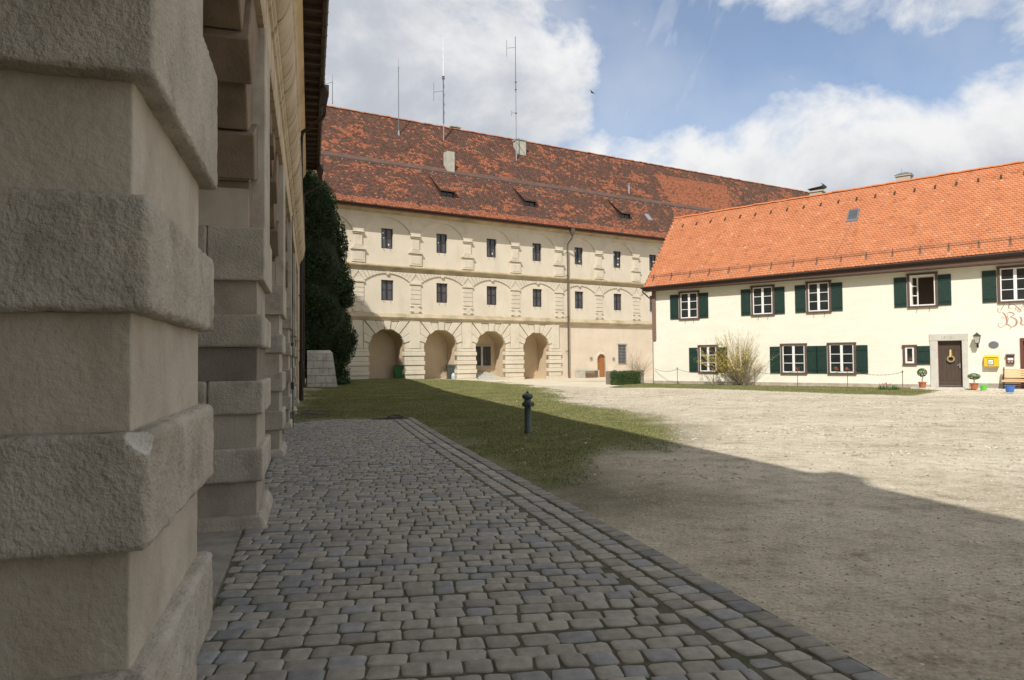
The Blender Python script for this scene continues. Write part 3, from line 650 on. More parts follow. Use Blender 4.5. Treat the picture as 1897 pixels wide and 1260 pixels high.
m = MB(); SL = 1.2; m.hexa([(-30, -.46, 12.17), (39.6, -.46, 12.17), (39.6, 7, 12.17 + SL * 7.46), (-30, 7, 12.17 + SL * 7.46), (-30, -.46, 12.27), (39.6, -.46, 12.27), (39.6, 7, 12.30 + SL * 7.46), (-30, 7, 12.30 + SL * 7.46)])
m.hexa([(-30, 7.01, 12.17 + SL * 7.46), (39.6, 7.01, 12.17 + SL * 7.46), (39.6, 14, 12.5), (-30, 14, 12.5), (-30, 7.01, 12.3 + SL * 7.46), (39.6, 7.01, 12.3 + SL * 7.46), (39.6, 14, 12.7), (-30, 14, 12.7)])
rfA = m.build('roof', M['tileA'], bA)
m = MB(); m.box(-4.65, -4.15, .7, 1.3, 13.2, 15.15); m.box(-4.70, -4.10, .65, 1.35, 15.15, 15.25); m.build('chimney', M['concrete'], rfA)
m = MB(); m.box(-30, 39.4, 13.4, 13.9, 0, 12.6); m.build('rear_wall', M['renderA'], bA)
def hopper(s, zt=12.03):
    m = MB(); y = -.56
    m.hexa([(s - .10, y - .06, zt - .62), (s + .10, y - .06, zt - .62), (s + .10, y + .12, zt - .62), (s - .10, y + .12, zt - .62), (s - .2, y - .13, zt - .22), (s + .2, y - .13, zt - .22), (s + .2, y + .18, zt - .22), (s - .2, y + .18, zt - .22)])
    m.box(s - .21, s + .21, y - .14, y + .19, zt - .22, zt + .10); m.box(s - .07, s + .07, y - .04, y + .10, zt - .95, zt - .62); return m
m = hopper(27.2); m.tube([(27.2, -.53, 11.2), (27.2, -.53, 11.05), (27.3, -.46, 10.93), (28.3, .28, 10.65), (28.9, .33, 10.5), (28.95, .34, 10.3), (28.95, .34, .1)], .075, 10)
for z in (2, 4.2, 7, 9.5): m.box(28.86, 29.04, .26, .45, z, z + .04)
m.tube([(28.95, .34, 1.6), (28.95, .34, .02)], .095, 10)
m.build('downpipe', M['gutter'], bA, smooth=False)
m = hopper(38.3); m.tube([(38.3, -.53, 11.2), (38.3, -.5, 11.0), (38.3, .30, 10.5), (38.3, .33, 10.2), (38.3, .33, .1)], .075, 10); m.build('downpipe', M['gutter'], bA)
m = MB(); m.tube([(16.9, .40, 5.0), (16.95, .40, 2.9), (16.95, .39, .9), (16.95, .38, -.02)], .011, 6); m.box(16.90, 17.0, .36, .43, .95, 1.10); m.box(16.91, 16.99, .37, .43, 1.95, 2.03); m.build('lightning_conductor', M['iron'], bA)

# stone buttress under the ivy
bu = thing('stone_buttress', 'pale block stone buttress standing in the lawn below the dark ivy', 'buttress', at('A', 38.9, .16), frz('A'))
m = MB(); rs = random.Random(4); z = 0; 
for row in range(5):
    h = .40; y = -1.62 + .055 * row; zz0 = z; w = [.5, .62, .46] if row % 2 else [.72, .38, .5]
    while y < -.02:
        ln = min(w[int((y + 2) * 3) % 3], -y); yy1 = y + ln
        if yy1 > -.16: yy1 = 0
        m.hexa([(0, y + .004, zz0 + .004), (1.4, y + .004, zz0 + .004), (1.4, yy1 - .004, zz0 + .004), (0, yy1 - .004, zz0 + .004), (.02, y + .004 + (.055 if y < -1.3 else 0), zz0 + h - .004), (1.4, y + .004 + (.055 if y < -1.3 else 0), zz0 + h - .004), (1.4, yy1 - .004, zz0 + h - .004), (.02, yy1 - .004, zz0 + h - .004)]); y = yy1 + .001
    z += h
m.hexa([(.0, -1.36, z), (1.4, -1.36, z), (1.4, 0, z), (0, 0, z), (.25, -1.2, z + .18), (1.3, -1.2, z + .18), (1.3, 0, z + .18), (.25, 0, z + .18)])
M['ashlar'] = mat('pale_ashlar', [(0.3, (.42, .40, .37)), (0.7, (.58, .56, .52))], scale=2, bump=.5, bscale=25, second=(1.6, .5, .7, (.25, .22, .18), .7, (1, 1, 1)))
m.build('masonry', M['ashlar'], bu, bevel=.012)

# ------------------------------------------------------------------ ivy
def leaves(V, Fc, Cc, pts, size, rs, up=.25, cup=True):
    for p, nrm, br in pts:
        s = size * rs.uniform(.6, 1.35); n = (nrm + Vector((rs.gauss(0, .45), rs.gauss(0, .45), rs.gauss(up, .45)))).normalized()
        t = n.cross(Vector((rs.gauss(0, 1), rs.gauss(0, 1), rs.gauss(0, 1)))).normalized(); q = n.cross(t); b = len(V)
        V += [tuple(p - t * s), tuple(p - q * s * .55 + n * s * .12), tuple(p + t * s), tuple(p + q * s * .55 + n * s * .12)]
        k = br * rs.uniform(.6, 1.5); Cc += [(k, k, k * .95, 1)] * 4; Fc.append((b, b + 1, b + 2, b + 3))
def ivy():
    t = thing('ivy_tree', 'tall dark ivy mass growing over the corner at the end of the arcade building', 'ivy', at('A', 41.6, .6), 0)
    prof = [(0.0, .85, .85), (.4, .80, .85), (1.0, .85, .75), (1.7, 1.35, .3), (2.3, 2.05, .1), (2.9, 2.2, .1), (3.6, 1.95, 0), (5, 2.05, 0), (6.2, 2.0, 0), (7.6, 1.75, -.05), (8.8, 1.62, -.05), (9.8, 1.5, -.1), (10.8, 1.35, -.2), (11.6, 1.05, -.4), (12.4, .65, -.75), (13.0, .2, -1.0)]
    def pr(z):
        for (a, r1, o1), (b_, r2, o2) in zip(prof[:-1], prof[1:]):
            if a <= z <= b_: k = (z - a) / (b_ - a); return r1 + (r2 - r1) * k, o1 + (o2 - o1) * k
        return .2, -1.0
    # centre follows photo: mass leans on the wall end
    base = Vector((0, 0, 0)); rs = random.Random(21); pts = []
    ccx = lambda o: Vector((o + .80, .2, 0))
    clumps = []
    for i in range(520):
        z = rs.uniform(.0, 12.9); a = rs.uniform(0, 6.283); r, o = pr(z); r *= .92
        d = Vector((math.cos(a), math.sin(a), 0)); clumps.append((ccx(o) + d * r + Vector((0, 0, z)), d, rs.uniform(.22, .55), rs.choice((.8, .9, 1, 1.1, 1.5))))
    for c, d, cr, cb in clumps:
        n = int(200 * (cr / .4) ** 2)
        for j in range(n):
            v = Vector((rs.gauss(0, 1), rs.gauss(0, 1), rs.gauss(0, 1))).normalized(); 
            if v.dot(d) < -.35: continue
            rr = cr * (1 - .25 * rs.random() ** 2) * (1.0 + (.25 * rs.random() if rs.random() < .06 else 0)); p = c + Vector((v.x * rr, v.y * rr, v.z * rr * 1.1 - .15 * rs.random()))
            if p.z < .05: continue
            pts.append((p, v, cb))
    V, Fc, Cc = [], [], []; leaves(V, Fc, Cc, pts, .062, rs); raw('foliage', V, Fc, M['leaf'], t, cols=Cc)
    m = MB(); pr2 = [(max(.05, pr(z)[0] * .9), z) for z in [i * .5 for i in range(26)]]
    VV = []; n = 20
    for r, z in pr2:
        o = pr(z)[1]
        for k in range(n):
            a = 6.283 * k / n; q = 1 + .12 * mnoise.noise(Vector((math.cos(a) * 2, math.sin(a) * 2, z))); VV.append((o + .80 + math.cos(a) * r * q, .2 + math.sin(a) * r * q, z))
    FF = [(i * n + k, i * n + (k + 1) % n, (i + 1) * n + (k + 1) % n, (i + 1) * n + k) for i in range(len(pr2) - 1) for k in range(n)]
    raw('shade_core', VV, FF, M['core'], t, smooth=True)  # solid dark filler hull, shade between the ivy leaves put into its colour
    m = MB(); m.tube([(.5, .2, 0), (.52, .15, 1.0), (.45, .2, 2.4)], [.2, .16, .12], 8); m.tube([(.7, .0, 0), (.85, .0, .9), (.9, .1, 2.2)], [.09, .07, .05], 6); m.build('trunk', M['bark'], t)
    print('ivy leaves', len(Fc))
ivy()
# ------------------------------------------------------------------ castle wing (far)
bB = thing('castle_wing', 'long cream palace wing with arcades, blind arches and a mottled old red roof', 'building', PB, frz('B'))
def wB(v):
    x, y, z = v; return (x, y, z + .0068 * x * max(0.0, min((z - 7) / 5.3, 2.9))) if z > 7 else v
PIT = 4.30; C0 = -15.90; NB = 16; CEN = [C0 - 2 * PIT + PIT * i for i in range(NB)]
ARC = [(-17.34, -14.60), (-13.12, -10.36), (-8.81, -6.08), (-4.47, -1.88)]
XL, XR = -24.0, 46.0; WW = .46
holes = []
for c in CEN:
    holes.append((c - WW, c + WW, 5.78, 7.22, .22)); holes.append((c - WW + .02, c + WW - .02, 9.47, 10.92, .22))
door = (3.18, 4.10, 0.0, 1.98, .22); grille = (5.58, 6.52, 1.17, 2.80, .2)
AH = [(a, b_, -.1, 3.95, 0) for a, b_ in ARC]
m = MB(); m.sheet(XL, -1.2, -.1, 12.3, 0, holes + AH)
m.sheet(-1.2, XR, 4.5, 12.3, 0, holes)
for a, b_ in ARC: m.arch_plate((a + b_) / 2, (b_ - a) / 2, (b_ - a) / 2, 1.30, 2.48, 3.95, 0, .12)
m.build('wall', M['plasterB'], bB, warp=wB)
m = MB(); dz = door
m.sheet(-1.2, XR, -.1, 4.5, 0, [(dz[0], dz[1], -.1, dz[3] , .22), grille]); 
m.build('ground_floor_wall', M['pinkB'], bB)
# niches behind the arches
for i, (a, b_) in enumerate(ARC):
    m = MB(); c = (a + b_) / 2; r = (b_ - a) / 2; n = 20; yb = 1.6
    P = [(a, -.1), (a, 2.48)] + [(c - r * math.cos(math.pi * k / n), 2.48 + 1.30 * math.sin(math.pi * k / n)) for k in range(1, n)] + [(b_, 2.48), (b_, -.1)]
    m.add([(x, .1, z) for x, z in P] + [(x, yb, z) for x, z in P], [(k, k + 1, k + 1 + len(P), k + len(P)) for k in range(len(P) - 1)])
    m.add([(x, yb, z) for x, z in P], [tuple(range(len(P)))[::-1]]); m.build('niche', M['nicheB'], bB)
    m = MB(); N_ = 11
    for k in range(N_):
        a0, a1 = math.pi * k / N_, math.pi * (k + 1) / N_; proud = k % 2 == 0
        if k == N_ // 2: rr, yf = r - .03, -.17
        elif proud: rr, yf = r + .02, -.085
        else: rr, yf = r - .02, -.135
        m.prism(wedge(c, 2.42, rr, a0 + .012, a1 - .012, 4.34, 1.72), yf, .10)
    m.build('voussoirs', M['trimB'], bB, bevel=.02)
# banded piers and pilaster strips of the ground floor
edges = [(-19.0, -17.34)] + [(ARC[i][1], ARC[i + 1][0]) for i in range(3)] + [(-1.88, -.75)]
for a, b_ in edges:
    m = MB(); z = -.1; k = 0
    hs = [.30, .36, .30, .36, .30, .36, .30, .35]
    for h in hs:
        o = .045 if k % 2 == 0 else .0; m.box(a + .0 - o, b_ - .0 + o, -.12 - (.055 if o else 0), .11 + .3, z + .012, min(z + h, 2.42) - .006); z += h; k += 1
        if z >= 2.40: break
    m.build('banded_pier', M['trimB'], bB, bevel=.022)
    mid = (a + b_) / 2 if b_ < -1 else -1.30; w = .40 if b_ < -1 else .36
    m = MB(); m.box(mid - w, mid + w, -.14, .02, 2.43, 4.36); m.build('pilaster_strip', M['trimB'], bB, bevel=.012)
# ledges
def ledge(prof, name, mt, z0=None):
    m = MB(); 
    for i in range(35): m.profile(prof, XL + 2 * i, XL + 2 * i + 2)
    m.build(name, mt, bB, warp=wB)
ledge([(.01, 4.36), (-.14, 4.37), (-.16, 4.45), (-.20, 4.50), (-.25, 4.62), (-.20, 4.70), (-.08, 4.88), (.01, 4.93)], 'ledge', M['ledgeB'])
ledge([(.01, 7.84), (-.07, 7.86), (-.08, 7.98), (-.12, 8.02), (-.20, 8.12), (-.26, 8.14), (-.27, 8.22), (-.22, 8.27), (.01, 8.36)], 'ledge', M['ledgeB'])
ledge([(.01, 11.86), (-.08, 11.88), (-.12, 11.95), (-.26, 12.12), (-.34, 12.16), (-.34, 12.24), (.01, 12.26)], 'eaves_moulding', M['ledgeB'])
# first floor: segmental blind arches with joints, banded pilasters
for i, c in enumerate(CEN):
    if c < -18 - PIT or c > 18: continue
    hx = 1.70; rise = .58; R = (hx * hx + rise * rise) / (2 * rise); zc = 7.70 - R; a_s = math.asin(hx / R)
    n = 15; m = MB()
    for k in range(n):
        t0 = math.pi / 2 - a_s + 2 * a_s * k / n; t1 = math.pi / 2 - a_s + 2 * a_s * (k + 1) / n; key = k == n // 2
        m.prism(wedge(c, zc, R - (.10 if key else 0), t0 + .0035, t1 - .0035, 7.83, 99), -.13 if key else -.075, .03)
    m.build('blind_arch', M['trimB'], bB, bevel=.008, warp=wB)
for i in range(len(CEN) + 1):
    p = C0 - 2 * PIT - PIT / 2 + PIT * i
    if p < -21 or p > 18: continue
    m = MB(); z = 5.62
    m.box(p - .43, p + .43, -.03, .02, 7.14, 7.83)
    while z < 6.95: m.box(p - .40, p + .40, -.07, .02, z, z + .30); z += .33
    m.box(p - .47, p + .47, -.13, .02, 6.98, 7.11)
    for dx in (-.43, .19): m.box(p + dx, p + dx + .24, -.11, .02, 5.42, 5.50); m.box(p + dx, p + dx + .24, -.11, .02, 5.05, 5.12)
    m.box(p - .40, p + .40, -.045, .02, 4.94, 5.56)
    m.build('pilaster', M['trimB'], bB, bevel=.010, warp=wB)
    m = MB(); m.box(p - .47, p + .47, -.13, .02, 8.37, 9.22); m.box(p - .34, p + .34, -.15, -.12, 8.5, 9.05); m.box(p - .55, p + .55, -.22, .02, 9.24, 9.32); m.box(p - .50, p + .50, -.17, .02, 9.34, 9.40)
    m.box(p - .36, p + .36, -.12, .02, 9.42, 9.52); m.box(p - .29, p + .29, -.11, .02, 9.54, 10.34); m.box(p - .36, p + .36, -.17, .02, 10.36, 10.44); m.box(p - .42, p + .42, -.22, .02, 10.46, 10.54)
    m.build('pilaster', M['trimB'], bB, bevel=.012, warp=wB)
# top floor: wide blind arches cut in a thin plate, springing from the pilasters
for c in CEN:
    if c < -18 - PIT or c > 18: continue
    hx = 1.82; rise = 1.16; R = (hx * hx + rise * rise) / (2 * rise); zc = 11.70 - R; a_s = math.asin(min(1, hx / R)); n = 26
    P = [(c + R * math.cos(t), zc + R * math.sin(t)) for t in [math.pi / 2 + a_s - 2 * a_s * k / n for k in range(n + 1)]]
    m = MB(); m.arc_plate(P, c, PIT / 2, P[0][1], 12.0, -.11, .01)
    for k in (-2, -1, 1, 2): pass
    m.build('blind_arch', M['trimB'], bB, warp=wB)
# windows: each one frame with two leaves
def win_B(x, z0, z1, seed):
    rs = random.Random(seed); w = WW - (.02 if z0 > 9 else 0); f = MB()
    f.box(x - w + .001, x - w + .06, .12, .20, z0, z1); f.box(x + w - .06, x + w - .001, .12, .20, z0, z1); f.box(x - w + .06, x + w - .06, .12, .20, z0 + .001, z0 + .06); f.box(x - w + .06, x + w - .06, .12, .20, z1 - .06, z1 - .001)
    f.box(x - .045, x + .045, .11, .19, z0 + .06, z1 - .06); zt = z0 + (z1 - z0) * .52; f.box(x - w + .06, x - .045, .135, .18, zt, zt + .028); f.box(x + .045, x + w - .06, .135, .18, zt, zt + .028)
    fo = f.build('window', M['frameB'], bB, warp=wB)
    g = MB(); g.box(x - w + .05, x + w - .05, .165, .172, z0 + .05, z1 - .05); g.build('pane', M['glassB'], fo, warp=wB)
    if z0 > 9 and -20 < x < 12:
        k = rs.choice((1, 2, 3)); sp = [(.10, .78), (-.30, .82), (.12, .22), (-.26, .55), (.16, .6)]; rs.shuffle(sp)
        for dx, fz in sp[:k]: s_ = rs.uniform(.08, .17); zz = z0 + fz * (z1 - z0) * .95; p = MB(); p.box(x + dx, x + dx + s_, .158, .161, zz - .04, zz - .04 + s_ * rs.uniform(.7, 1.3)); p.build('paper_cutout', M['paper'], fo, warp=wB)
    for dx in (-.28, .22): h = MB(); h.tube([(x + dx, -.01, z0 - .03), (x + dx, -.06, z0 - .07), (x + dx + .02, -.07, z0 - .17)], .012, 5); h.build('shutter_stay', M['iron'], fo, warp=wB)
for c in CEN: 
    if c < 30: win_B(c, 5.78, 7.22, int(c * 10) + 900); win_B(c, 9.47, 10.92, int(c * 10) + 400)
# double window inside the third arch
f = MB(); x0 = -8.2; f.box(x0, x0 + 1.72, 2.20, 2.29, 1.03, 2.72); fo = f.build('window', M['concrete'], bB); fo.location.y = -.70
g = MB(); g.box(x0 + .08, x0 + .74, 2.17, 2.195, 1.12, 2.62); g.box(x0 + .98, x0 + 1.64, 2.17, 2.195, 1.12, 2.62); g.build('pane', M['glass'], fo)
g = MB()
for a in (x0 + .08, x0 + .98): g.box(a, a + .04, 2.14, 2.18, 1.12, 2.62); g.box(a + .62, a + .66, 2.14, 2.18, 1.12, 2.62); g.box(a + .31, a + .35, 2.14, 2.18, 1.12, 2.62); g.box(a + .04, a + .31, 2.145, 2.175, 1.7, 1.73)
g.build('sash', M['frameB'], fo)
# arched plank door with stone surround
x0, x1 = door[0], door[1]; xc = (x0 + x1) / 2; hw = (x1 - x0) / 2
m = MB(); P = [(xc - hw, -.05), (xc + hw, -.05)] + [(xc + hw * math.cos(math.pi * k / 16), 1.50 + .48 * math.sin(math.pi * k / 16)) for k in range(17)]
m.prism(P, .14, .20); dr = m.build('door', M['door_orange'], bB)
m = MB()
for k in range(1, 6): m.box(x0 + k * (x1 - x0) / 6 - .004, x0 + k * (x1 - x0) / 6 + .004, .136, .142, 0, 1.62)
m.build('plank_joint', M['wood_brown'], dr)
m = MB(); hx_ = []; 
for t in [2 * math.pi * k / 20 for k in range(20)]: hx_.append((xc - .12 + .0058 * 16 * math.sin(t) ** 3 * .6, 1.33 + .0055 * (13 * math.cos(t) - 5 * math.cos(2 * t) - 2 * math.cos(3 * t) - math.cos(4 * t)) * .6))
m.prism(hx_[::-1], .130, .139); m.build('heart_opening', M['iron'], dr)
m = MB(); m.tube([(x1 - .1, .13, 1.0), (x1 - .1, .08, 1.0), (x1 - .2, .08, 1.0)], .012, 6); m.build('handle', M['iron'], dr)
m = MB(); n = 18
IN = [(xc - hw * math.cos(math.pi * k / n), 1.50 + .48 * math.sin(math.pi * k / n)) for k in range(n + 1)]
m.arc_plate(IN, xc, hw, 1.5, 1.99, -.004, .14)
OUT = [(xc - (hw + .16) * math.cos(math.pi * k / n), 1.50 + .66 * math.sin(math.pi * k / n)) for k in range(n + 1)]
for k in range(n): m.prism([IN[k], IN[k + 1], OUT[k + 1], OUT[k]], -.05, .02)
m.box(x0 - .16, x0, -.05, .16, -.1, 1.5); m.box(x1, x1 + .16, -.05, .16, -.1, 1.5); m.build('door_surround', M['trimB'], bB, bevel=.012)
# barred window
gx0, gx1, gz0, gz1 = grille[:4]
m = MB(); m.box(gx0, gx1, .12, .19, gz0, gz1); fo = m.build('window', M['glassB'], bB)
m = MB(); m.box(gx0 - .1, gx1 + .1, -.035, .02, gz1, gz1 + .09); m.build('lintel', M['concrete'], fo); m = MB(); m.box(gx0 - .1, gx1 + .1, -.035, .02, gz0 - .08, gz0); m.build('window_sill', M['concrete'], fo)
m = MB()
for k in range(1, 6): x = gx0 + (gx1 - gx0) * k / 6; m.tube([(x, -.06, gz0 + .0), (x, -.06, gz1)], .014, 5)
for k in range(0, 7): z = gz0 + (gz1 - gz0) * k / 6; m.tube([(gx0 - .03, -.06, z), (gx1 + .03, -.06, z)], .014, 5)
m.tube([(gx0, .02, gz0), (gx0, -.06, gz0)], .012, 4); m.tube([(gx1, .02, gz1), (gx1, -.06, gz1)], .012, 4); m.tube([(gx0, .02, gz1), (gx0, -.06, gz1)], .012, 4); m.tube([(gx1, .02, gz0), (gx1, -.06, gz0)], .012, 4)
m.build('window_bars', M['steel'], fo)
# roof
TB = 1.2; YE = -.85; ZE = 12.34
def roofz(y): return ZE + TB * (y - YE)
YRG = 6.85
m = MB()
def slab(ya, za, yb_, zb, th, nx=35, ny=6):
    V = []; 
    for j in range(ny + 1):
        for i in range(nx + 1): x = XL + (XR - XL) * i / nx; y = ya + (yb_ - ya) * j / ny; z = za + (zb - za) * j / ny; V.append((x, y, z))
    n = len(V); w = nx + 1; m.add(V + [(x, y, z - th) for x, y, z in V], [(j * w + i, j * w + i + 1, (j + 1) * w + i + 1, (j + 1) * w + i) for j in range(ny) for i in range(nx)] + [(n + j * w + i, n + (j + 1) * w + i, n + (j + 1) * w + i + 1, n + j * w + i + 1) for j in range(ny) for i in range(nx)] + [(i, n + i, n + i + 1, i + 1) for i in range(nx)])
slab(YE, ZE - .03, YRG, roofz(YRG) - .03, .10); slab(YRG + .01, roofz(YRG) - .03, 14.6, ZE, .10)
for i in range(35): m.box(XL + 2 * i, XL + 2 * i + 2, YE + .02, .0, ZE - .17, ZE - .14)
rf = m.build('roof', M['tileA'], bB, warp=wB)
def tiles(x0, x1, y0, y1, roof_z, T, ex, tw, colf, seed, lift=.022, warp=None, skip=None):
    """scalloped plain tiles laid in courses up a slope"""
    rs = np.random.RandomState(seed); cosr = 1 / math.sqrt(1 + T * T); dy = ex * cosr; rows = int((y1 - y0) / dy); out = []; cols = []; 
    n_ = np.array([0, -T * cosr, cosr]); 
    for r in range(rows + 1):
        yb = y0 + r * dy; nx = int((x1 - x0) / tw) + 1; off = (.5 * tw if r % 2 else 0)
        xs = x0 + off + tw * np.arange(nx); xs = xs[xs + tw <= x1 + tw * .6]
        if skip is not None: xs = xs[[not skip(x + tw / 2, yb) for x in xs]]
        if len(xs) == 0: continue
        k = len(xs); lf = lift + rs.randn(k) * .003; yj = rs.randn(k) * .004
        T_ = np.zeros((k, 12, 3)); px = np.array([0.02, .25, .5, .75, .98]); sc_ = np.array([.32, .09, 0, .09, .32]) * tw * .75
        yt = yb + dy * 1.15
        for j in range(5):
            yy = yb + yj + sc_[j] * cosr; zz = roof_z(yy); T_[:, j] = np.column_stack([xs + px[j] * tw, yy + n_[1] * lf, zz + n_[2] * lf]); T_[:, 7 + j] = T_[:, j] - n_ * .016
        T_[:, 5] = np.column_stack([xs + .98 * tw, np.full(k, yt), np.full(k, roof_z(yt)) + .004]); T_[:, 6] = np.column_stack([xs + .02 * tw, np.full(k, yt), np.full(k, roof_z(yt)) + .004])
        out.append(T_); cols.append(colf(xs + tw / 2, yb, rs))
    A_ = np.vstack(out); Cc = np.vstack(cols); n = len(A_)
    tri = [(0, 1, 6), (1, 2, 6), (2, 5, 6), (2, 3, 5), (3, 4, 5), (7, 8, 1), (7, 1, 0), (8, 9, 2), (8, 2, 1), (9, 10, 3), (9, 3, 2), (10, 11, 4), (10, 4, 3)]
    idx = (np.arange(n)[:, None, None] * 12 + np.array(tri)[None]).ravel(); Vv = A_.reshape(-1, 3)
    if warp is not None: Vv[:, 2] += warp(Vv[:, 0], Vv[:, 2])
    C4 = np.ones((n, 12, 4)); C4[:, :, :3] = Cc[:, None, :]; print('tiles', n); return Vv, idx, C4.reshape(-1, 4)
def pB(x, y): return .55 * mnoise.fractal(Vector((x * .55 + 4, y * 1.3, 1.7)), .7, 2.2, 4) + .50 * mnoise.noise(Vector((x * 1.3, y * 3.4, 3))) + .12 * mnoise.noise(Vector((x * .11, 5, y * .2)))
_r = random.Random(1); _s = sorted(pB(_r.uniform(-20, 25), _r.uniform(-.8, 6.8)) for _ in range(4000)); P70 = _s[3080]; P95 = _s[3850]
def colB(xs, y, rs):
    out = []
    for x in xs:
        p = pB(x, y); o = 1 if p > P70 + (P95 - P70) * (2.6 * rs.rand() - 1.0) else 0
        if 15.4 < x < 24.5 + (y - 2.5) * .9 and 2.6 < y < 5.75 and x > 15.3 + (y - 2.6) * .25: o = 1 if rs.rand() < .93 else 0
        if 15 < x < 20 and y < 2.6 and y > .6 and mnoise.noise(Vector((x * .5, y, 4))) > -.1: o = 1 if rs.rand() < .75 else 0
        if y < YE + .42: o = 1 if rs.rand() < .93 else 0
        v = .72 + .5 * rs.rand(); q = .5 + .5 * mnoise.noise(Vector((x * .12, y * .3, 8)))
        if o: out.append((.375 * v, .142 * v, .078 * v))
        else:
            g = sstep(8, 26, x) * .5 * q
            w_ = .8 + .5 * rs.rand() ** 2; out.append(((.155 - .02 * g) * v * w_, (.080 + .012 * g) * v, (.060 + .003 * g) * v))
    return np.array(out)
V_, I_, C_ = tiles(XL, XR, YE, YRG, roofz, TB, .165, .19, colB, 4, lift=.022, warp=lambda x, z: .0068 * x * np.clip((z - 7) / 5.3, 0, 2.9))
fast('roof_tiles', V_, I_, 3, M['tileB'], rf, cols=C_)
# ridge tiles
def ridge_row(x0, x1, y, z, r, ln, warp=None, seed=1):
    m = MB(); x = x0; rs = random.Random(seed)
    while x < x1:
        l = ln * rs.uniform(.97, 1.03); dz = rs.gauss(0, .012); m.add([(x + a * l, y + (r + .01 * (1 - a)) * math.cos(t), z + dz + (r + .01 * (1 - a)) * math.sin(t) * .9) for a in (0, 1.04) for t in [math.pi * k / 6 for k in range(7)]], [(k, k + 1, k + 8, k + 7) for k in range(6)] + [tuple(range(7))]); x += l
    return m
ridge_row(XL, XR, YRG, roofz(YRG) - .03, .13, .38).build('ridge_tiles', M['ridge'], rf, warp=wB)
# projecting course half way up, with snow stops
yk = 2.45; m = MB()
for i in range(70): a = XL + i; m.hexa([(a, yk - .10, roofz(yk - .10) + .03), (a + 1, yk - .10, roofz(yk - .10) + .03), (a + 1, yk + .22, roofz(yk + .22)), (a, yk + .22, roofz(yk + .22)), (a, yk - .10, roofz(yk - .10) + .15), (a + 1, yk - .10, roofz(yk - .10) + .15), (a + 1, yk + .24, roofz(yk + .24) + .10), (a, yk + .24, roofz(yk + .24) + .10)])
m.build('roof_kick', M['kick'], rf, warp=wB)
x = -19.4
while x < 24: m = MB(); m.box(x, x + .09, yk - .22, yk - .12, roofz(yk - .17) + .02, roofz(yk - .17) + .10); m.build('snow_stop', M['steel'], rf, warp=wB); x += 1.02
x = -19.7
while x < 13: m = MB(); m.box(x, x + .10, YE + .34, YE + .42, roofz(YE + .38) + .03, roofz(YE + .38) + .09); m.build('snow_stop', M['steel'], rf, warp=wB); x += 1.02
m = MB(); yy = YE - .08; gp = [(yy + .08 * math.cos(t), ZE - .06 - .08 * math.sin(t)) for t in [math.pi * i / 8 for i in range(9)]]
m.profile(gp, XL, XR); m.profile([(a, b - .004) for a, b in gp][::-1], XL, XR); m.box(XL, XR, YE - .02, YE + .01, ZE - .20, ZE - .03); m.build('gutter', M['gutter'], bB, warp=wB)
# downpipe with hopper
px_ = -.05
m = MB(); m.box(px_ - .17, px_ + .17, -1.0, -.72, 11.93, 12.3); m.hexa([(px_ - .08, -.93, 11.66), (px_ + .08, -.93, 11.66), (px_ + .08, -.79, 11.66), (px_ - .08, -.79, 11.66), (px_ - .17, -1.0, 11.93), (px_ + .17, -1.0, 11.93), (px_ + .17, -.72, 11.93), (px_ - .17, -.72, 11.93)])
m.tube([(px_, -.86, 11.7), (px_, -.84, 11.5), (px_ - .12, -.40, 11.0), (px_ - .12, -.36, 10.7), (px_ - .12, -.34, .35), (px_ - .10, -.36, .02)], .075, 10)
for z in (2.2, 5.0, 8.4, 10.3): m.tube([(px_ - .12, -.34, z), (px_ - .12, -.34, z + .06)], .092, 10); m.box(px_ - .13, px_ - .11, -.3, 0, z, z + .05)
m.build('downpipe', M['pipeB'], bB)
# dormers: shed roofs with dark cheeks
def dormer(x0, x1, yf, ytop):
    zf = roofz(yf); h = .56; zt = zf + h; m = MB(); zb = roofz(ytop) + .05
    m.hexa([(x0 - .10, yf - .14, zt - .06), (x1 + .10, yf - .14, zt - .06), (x1 + .10, ytop, zb - .02), (x0 - .10, ytop, zb - .02), (x0 - .10, yf - .14, zt + .01), (x1 + .10, yf - .14, zt + .01), (x1 + .10, ytop, zb + .06), (x0 - .10, ytop, zb + .06)])
    d = m.build('dormer', M['kick2'], bB, warp=wB); ya_ = yf - .15; za_ = zt + .01; T_ = (zb + .06 - za_) / (ytop - ya_)
    V_, I_, C_ = tiles(x0 - .14, x1 + .14, ya_, ytop - .05, lambda y: za_ + T_ * (y - ya_), T_, .165, .19, lambda xs, y, rs: colB(xs, y + 1.2, rs) * .92, int(x0 * 10) + 300, lift=.022, warp=lambda x, z: .0068 * x * np.clip((z - 7) / 5.3, 0, 2.9))
    fast('dormer_tiles', V_, I_, 3, M['tileB'], d, cols=C_)
    m = MB()
    for x in (x0, x1 - .06): m.add([(x, yf, zf - .05), (x, yf, zt - .06), (x, ytop - .05, zb - .05), (x + .06, yf, zf - .05), (x + .06, yf, zt - .06), (x + .06, ytop - .05, zb - .05)], [(0, 1, 2), (5, 4, 3), (0, 3, 4, 1), (1, 4, 5, 2)])
    m.build('dormer_cheek', M['wood_dark'], d, warp=wB)
    m = MB(); m.box(x0 + .06, x1 - .06, yf + .10, yf + .14, zf + .05, zt - .1); m.build('dormer_pane', M['glass'], d, warp=wB)
    m = MB(); m.box(x0 + .06, x1 - .06, yf - .03, yf + .09, zf - .02, zf + .06); xm = (x0 + x1) / 2; m.box(xm - .03, xm + .03, yf + .06, yf + .10, zf + .06, zt - .1); m.build('dormer_frame', M['wood_brown'], d, warp=wB)
